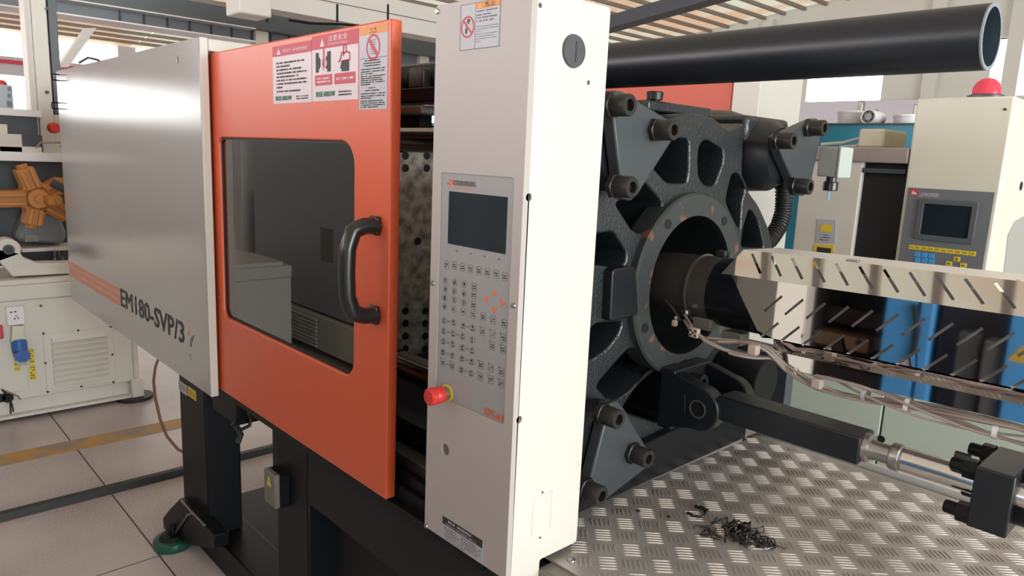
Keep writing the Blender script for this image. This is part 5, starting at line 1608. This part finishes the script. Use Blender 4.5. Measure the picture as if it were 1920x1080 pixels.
bc_ = MB().lathe((c[0], YK + .1, zt_ - .001), (0, 0, 1), [(0, 0), (0, .05), (.012, .05), (.016, .042), (.016, 0)], 24).build('beacon_base', M['plug'], nk)
MB().lathe((c[0], YK + .1, zt_ + .014), (0, 0, 1), [(0, .040), (.02, .038), (.036, .031), (.047, .018), (.051, 0)], 24).build('beacon_lens', M['lampred'], bc_)
c = P(1890, 205); MB().cyl(FK2(xRr - .02, P(1887, 205)[1], 0), FK2(xRr - .02, P(1887, 205)[1], .003), .004, 10).build('panel_screw', M['bolt'], nk)
c = onx(1914, 349, xRr)
MB().cyl((xRr - .001, c.y, c.z), (xRr + .002, c.y, c.z), .014, 14).build('round_hole', M['blackdeep'], nk)
q = [onx(*p, xRr) for p in ((1880, 520), (1889, 440), (1902, 415), (1925, 403), (1960, 410), (1960, 520))]
MB().prism(right(xRr), [(p.y, p.z) for p in q], -.001, .002).build('hand_recess', M['lightbox'], body)

gp_ = thing('rear_guard_panel', 'cream guard panels with stickers beside the black opening of the neighbouring machine', 'machine cover', (-1.1, YK, 0.2))
q0, q1 = P(1482, 480)[0], P(1604, 400)[0]
zt2 = P(1590, 284)[1]
cp_ = MB().box((q0, YK + .01, 0.96), (q1, YK + .05, zt2 - .03)).build('guard_panel', M['cream'], gp_, bevel=.004)
MB().box((q1 + .001, YK + .03, 0.96), (xL - .008, YK + .05, zt2 - .03)).build('opening_back', M['blackdeep'], gp_)
MB().box((q1, YK + .01, P(1650, 322)[1] - .004), (xL - .008, YK + .029, P(1650, 316)[1])).build('opening_rail', M['darkgrey'], gp_)
ch = MB().box((P(1560, 290)[0] - .25, YK + .0, P(1640, 305)[1]), (P(1703, 290)[0], YK + .35, P(1640, 276)[1])).build('top_channel', mat('dirty_pink_steel', (0.36, 0.30, 0.28), 0.5, metal=.2, var=.3, vscale=12), gp_, bevel=.004)
FQ = front(YK + .01); PQ = PY(YK + .01)
q = [PQ(1533, 411), PQ(1568, 413), PQ(1566, 456), PQ(1530, 455)]
s_ = MB().prism(FQ, [q[3], q[2], q[1], q[0]], 0, .002).build('warning_plate', M['stickergrey'], cp_)
flat(FQ, [[PQ(*p) for p in ((1538, 434), (1560, 435), (1561, 422), (1540, 421))]], M['yellow'], s_, 'yellow_patch', .002, .003)
a, b = PQ(1537, 451), PQ(1561, 440)
flat(FQ, dashes(FQ, a[0], a[1], b[0], b[1], 3, random.Random(8), .5), M['greyprint'], s_, 'plate_print', .002, .0028)
q = [PQ(1527, 458), PQ(1564, 460), PQ(1562, 500), PQ(1524, 498)]
s_ = MB().prism(FQ, [q[3], q[2], q[1], q[0]], 0, .002).build('yellow_plate', M['yellow'], cp_)
a, b = PQ(1532, 471), PQ(1559, 466)
flat(FQ, [rect(a[0], a[1] - .008, b[0], b[1])], M['print'], s_, 'plate_print', .002, .003)
# pale green base panels
gb = thing('rear_base_cabinet', 'pale green base panels of the neighbouring machine with one vertical seam', 'machine base', (-0.8, YK, 0))
zz = P(1500, 640)[1]
xa, xb_, xc = P(1479, 740)[0], P(1656, 780)[0], P(1990, 800)[0]
MB().box((xa, YK - .01, 0.06), (xb_ - .003, YK + .03, .95)).build('base_panel', M['palegreen'], gb, bevel=.003)
MB().box((xb_ + .003, YK - .01, 0.06), (xc + .6, YK + .03, .95)).build('base_panel', M['palegreen'], gb, bevel=.003)
c = P(1655, 832)
MB().box((xa, YK + .03, 0), (xc + .6, YK + .4, .9)).build('base_core', M['grey'], gb)
MB().cyl((P(1655, 820)[0], YK - .009, P(1655, 822)[1]), (P(1655, 820)[0], YK - .012, P(1655, 822)[1]), .012, 12).build('latch_hole', M['blackdeep'], gb)

# second orange machine behind (same kind as the front one)
YN = 3.4
P = PY(YN); FN = front(YN)
on = thing('rear_orange_door', 'orange-red machine door glimpsed between platen and overhead pipe', 'safety door', (-2.3, YN, 0.8))
MB().box((P(1100, 165)[0] - .6, YN + .02, .8), (P(1371, 180)[0] - .008, YN + .05, 1.95)).build('door_skin', M['orangeback'], on, bevel=.004)
cn = thing('rear_cream_column', 'cream console column of the machine behind, its side face brightly lit', 'control console', (-2.0, YN, 0.2))
a = P(1373, 180)[0]; b = P(1424, 180)[0]
d = onx(1500, 180, b).y; d2 = onx(1484, 400, b).y
MB().box((a, YN, .5), (b, min(d, d2) + 0.02, 1.98)).build('column_body', M['cream'], cn, bevel=.005)
# teal tank edge with buckets and fan on top
YT = 4.2
P = PY(YT)
tt = thing('teal_cabinet', 'long teal machine cabinet behind the cream guard channel', 'cabinet', (-2.2, YT, 0))
zt3 = P(1620, 231)[1]
MB().box((P(1480, 250)[0] - .6, YT, 0.0), (P(1760, 250)[0], YT + .5, zt3)).build('cabinet_body', M['teal'], tt, bevel=.006)
MB().box((P(1480, 250)[0] - .6, YT - .01, zt3 - .01), (P(1760, 250)[0], YT + .5, zt3)).build('cabinet_edge', M['darkgrey'], tt)
for i, (px, w, lab) in enumerate(((1569, 54, 'white tub with upright handle on the teal cabinet, left of the fan'), (1675, 54, 'white tub on the teal cabinet, right of the fan'))):
    c = P(px, 231); hw = (P(px + w / 2, 231)[0] - P(px - w / 2, 231)[0]) / 2
    hh = P(px, 208 if i == 0 else 215)[1] - zt3
    tb = thing('plastic_tub', lab, 'tub', (c[0], YT + .2, zt3), group=None)
    MB().lathe((c[0], YT + .2, zt3), (0, 0, 1), [(0, 0), (0, hw * .9), (hh, hw), (hh, hw * 1.05), (hh + .012, hw * 1.05), (hh + .012, hw * .97), (.02, hw * .85), (.02, 0)], 24).build('tub_shell', M['white'], tb)
    MB().lathe((c[0] + hw + .01, YT + .2, zt3 + hh * .9), (1, 0, .2), [(0, 0), (0, .018), (.05, .018), (.05, 0)], 10).build('tub_handle', M['steel'], tb)
    MB().box((c[0] + .02, YT + .2, zt3 + hh), (c[0] + .05, YT + .24, zt3 + hh + .07)).build('tub_lever', M['steel'], tb, bevel=.006)
c = P(1618, 217)
fan = thing('small_fan', 'small round fan between the two white tubs', 'fan', (c[0], YT + .2, zt3))
rr_ = c[1] - zt3
MB().lathe((c[0], YT + .1, c[1]), (0, -1, 0), [(-.14, 0), (-.14, rr_ * .9), (0, rr_), (.03, rr_), (.03, rr_ * .86), (.0, rr_ * .84), (0, 0)], 28).build('fan_shroud', M['white'], fan)
for i in range(5):
    a = math.radians(72 * i); fr_ = Fr((c[0], YT + .085, c[1]), (math.cos(a), 0, math.sin(a)), (-math.sin(a), 0, math.cos(a)))
    MB().prism(fr_, [(.01, -.012), (rr_ * .75, -.028), (rr_ * .75, .02), (.01, .012)], 0, .006).build('fan_blade', M['grey'], fan)
MB().lathe((c[0], YT + .09, c[1]), (0, -1, 0), [(0, .022), (.02, .02), (.02, 0)], 14).build('fan_hub', M['steel'], fan)
P = PY(YK + .15)
a, b = P(1629, 277), P(1681, 248)
fb = thing('foam_block', 'yellowed foam block lying on the channel beside the rear console', 'foam block', ((a[0] + b[0]) / 2, YK + .15, P(1650, 277)[1]))
MB().box((a[0], YK + .05, ch.bound_box[6][2] + ORG[ch.name].z), (b[0] + .0, YK + .25, ch.bound_box[6][2] + ORG[ch.name].z + .062)).build('block', M['foam'], fb, bevel=.008)
tag(MB().tube([ony(px, py, YK + .1) for px, py in ((1540, 271), (1580, 268), (1620, 258), (1628, 262), (1605, 274), (1575, 276))], .006, 8).build('clear_hose', M['lightboxside']), 'thin pale hose lying on the channel beside the foam block', 'hose')

# limit switch box and cable hose beside the platen
XS = -0.82
sw = thing('limit_switch', 'grey cast limit switch with cable gland hanging beside the upper right retainer plate', 'limit switch', onx(1560, 300, XS))
y0 = onx(1530, 300, XS); y1 = onx(1570, 275, XS)
ys = 1.87
sa_, sb2_ = ony(1537, 276, ys), ony(1566, 332, ys)
za, zb2 = sa_.z, sb2_.z
MB().box((sa_.x, ys, zb2), (sb2_.x, ys + .07, za)).build('switch_body', M['lightbox'], sw, bevel=.003)
MB().box((sb2_.x + .0005, ys - .002, zb2 - .002), (sb2_.x + .009, ys + .072, za + .002)).build('switch_cover', M['lightboxside'], sw, bevel=.003)
yg = ys + .025; XS = sb2_.x + .01
MB().lathe((XS - .03, yg, zb2), (0, 0, -1), [(0, .013), (.012, .013), (.012, .017), (.016, .0185), (.034, .0185), (.036, .016), (.036, 0)], 18).build('cable_gland', M['plastic'], sw)
for k in (-1, 0, 1):
    MB().tube([(XS - .03 + k * .002, yg + k * .002, zb2 - .034), (XS - .03 + k * .005, yg + k * .004, zb2 - .06)], .0009, 5).build('bare_wire', M['bluekey'] if k else M['white'], sw)
# corrugated conduit under the upper right boss
cd = thing('cable_conduit', 'black corrugated conduit curving down behind the platen', 'conduit', onx(1465, 400, -1.0))
cpts = [onx(px, py, -0.98) for px, py in ((1470, 345), (1470, 375), (1468, 400), (1460, 425), (1445, 448), (1425, 462))]
MB().tube(cpts, .021, 14).build('conduit_tube', M['rubber'], cd)
m = MB()
for i in range(len(cpts) - 1):
    for k in range(5):
        p = cpts[i].lerp(cpts[i + 1], k / 5); d = (cpts[i + 1] - cpts[i])
        m.lathe(p, d, [(0, .021), (.002, .0245), (.005, .0245), (.007, .021)], 14)
m.build('conduit_rings', M['rubber'], cd)
MB().lathe(cpts[0] + Vector((0, 0, .03)), (0, 0, -1), [(0, 0), (0, .027), (.04, .027), (.045, .023), (.05, 0)], 14).build('conduit_end', M['plastic'], cd)

# ------------------------------------------------------------------ machine across the aisle (seen mirrored in the guard and the window)
YO = -0.85
FO = Fr((0, YO, 0), (-1, 0, 0), (0, 0, 1))     # faces +Y
def RG(px, py, my=yv):
    p = ony(px, py, 2 * my - YO); return (-p.x, p.z)
om = thing('aisle_machine', 'cream and blue moulding machine on the other side of the aisle', 'machine', (-3, YO, 0))
c0, c1_ = RG(1515, 600)[0], RG(1655, 600)[0]
MB().fbox(FO, c0 + .0, .0, c0 + 1.1, 1.6, -.04, 0).build('cream_cover', M['cream'], om, bevel=.005)
MB().fbox(FO, c1_ - .55, .1, c0 - .002, 1.4, -.6, -.35).build('clamp_bay', M['blackdeep'], om)
MB().fbox(FO, c0 - .012, .1, c0 - .001, 1.6, -.6, -.041).build('bay_side', M['blackdeep'], om)
MB().fbox(FO, c1_ - .55, 1.4, c0 - .002, 1.6, -.6, -.05).build('bay_top', M['blackdeep'], om)
a, b = RG(1500, 655), RG(1620, 610)
MB().fbox(FO, c1_ + .04, a[1] + .14, c0 - .005, a[1] + .22, -.3, -.15).build('tie_rod', M['bolt'], om)
bb_ = MB().fbox(FO, RG(1620, 640)[0], RG(1560, 655)[1], c0 - .01, RG(1560, 630)[1], -.3, -.06).build('slide_block', M['brass'], om, bevel=.004)
MB().cyl(FO(RG(1610, 640)[0] + .02, RG(1600, 645)[1], -.06), FO(RG(1610, 640)[0] + .02, RG(1600, 645)[1], -.058), .016, 14).build('block_hole', M['blackdeep'], bb_)
MB().fbox(FO, c1_ - .02, -.0, c0, RG(1560, 672)[1] - .06, -.5, -.02).build('sill_beam', M['blackdeep'], om)
for pa, pb in ((1655, 1712), (1720, 1745), (1893, 1990)):
    MB().fbox(FO, RG(pb, 620)[0], .15, RG(pa, 620)[0], 1.35, -.05, 0).build('blue_guard', M['blue'], om, bevel=.004)
MB().tube([FO(*RG(px, py), .01) for px, py in ((1716, 570), (1722, 620), (1715, 655), (1705, 685))], .012, 8).build('guard_hose', M['rubber'], om)
MB().fbox(FO, RG(1893, 620)[0], .1, RG(1745, 620)[0], 1.3, -.5, -.12).build('mould_block', M['darkgrey'], om, bevel=.006)
MB().fbox(FO, RG(1835, 620)[0], .45, RG(1790, 620)[0], RG(1800, 625)[1], -.3, -.06).build('mould_half', M['midgrey'], om, bevel=.01)
MB().fbox(FO, RG(1872, 620)[0], .4, RG(1845, 620)[0], RG(1850, 640)[1], -.3, -.03).build('mould_insert', M['grey'], om, bevel=.01)
t_ = RG(1915, 667)
flat(FO, [[(t_[0] - .045, t_[1] - .03), (t_[0] + .045, t_[1] - .03), (t_[0], t_[1] + .045)]], M['yellow'], om, 'warning_triangle', 0, .002)
MB().fbox(FO, c1_ - 2.4, .0, c1_ - .9, 1.5, -.8, -.0).build('injection_cover', M['cream'], om, bevel=.005)
# second machine further left
oq = thing('aisle_cabinet', 'grey panelled machine across the aisle with louvred base', 'machine', (-6, YO, 0))
RD = lambda px, py: RG(px, py, YD)
d0, d1 = RD(472, 400)[0], RD(668, 400)[0]
MB().fbox(FO, d1 - 1.2, .32, d0, 2.0, -.8, .0).build('side_panel', mat('warm_grey_panel', (0.36, 0.38, 0.40), 0.4), oq, bevel=.005)
MB().fbox(FO, d1 - 1.2, .05, d0 + .35, .30, -.8, .03).build('base_panel', M['creamdirty'], oq, bevel=.005)
MB().fbox(FO, d0 + .02, .32, d0 + .7, 1.2, -.6, -.3).build('clamp_part', M['midgrey'], oq, bevel=.02)
MB().fbox(FO, d0 + .25, .3, d0 + .4, 2.0, -.2, .0).build('frame_post', M['cream'], oq, bevel=.005)
t_ = RD(608, 460)
MB().fbox(FO, t_[0] - .09, t_[1] - .12, t_[0] + .09, t_[1] + .12, 0, .003).build('info_plate', M['frame'], oq)
lv = None
for i in range(8):
    z = .07 + i * .028; x = (d0 + d1) / 2
    if lv is None: lv = MB().fbox(FO, x - .3, z - .008, x + .3, z + .008, .03, .045).build('louvre', M['cream'], oq, bevel=.004); z0_ = z
    else: clone(lv, (0, 0, z - z0_), oq)
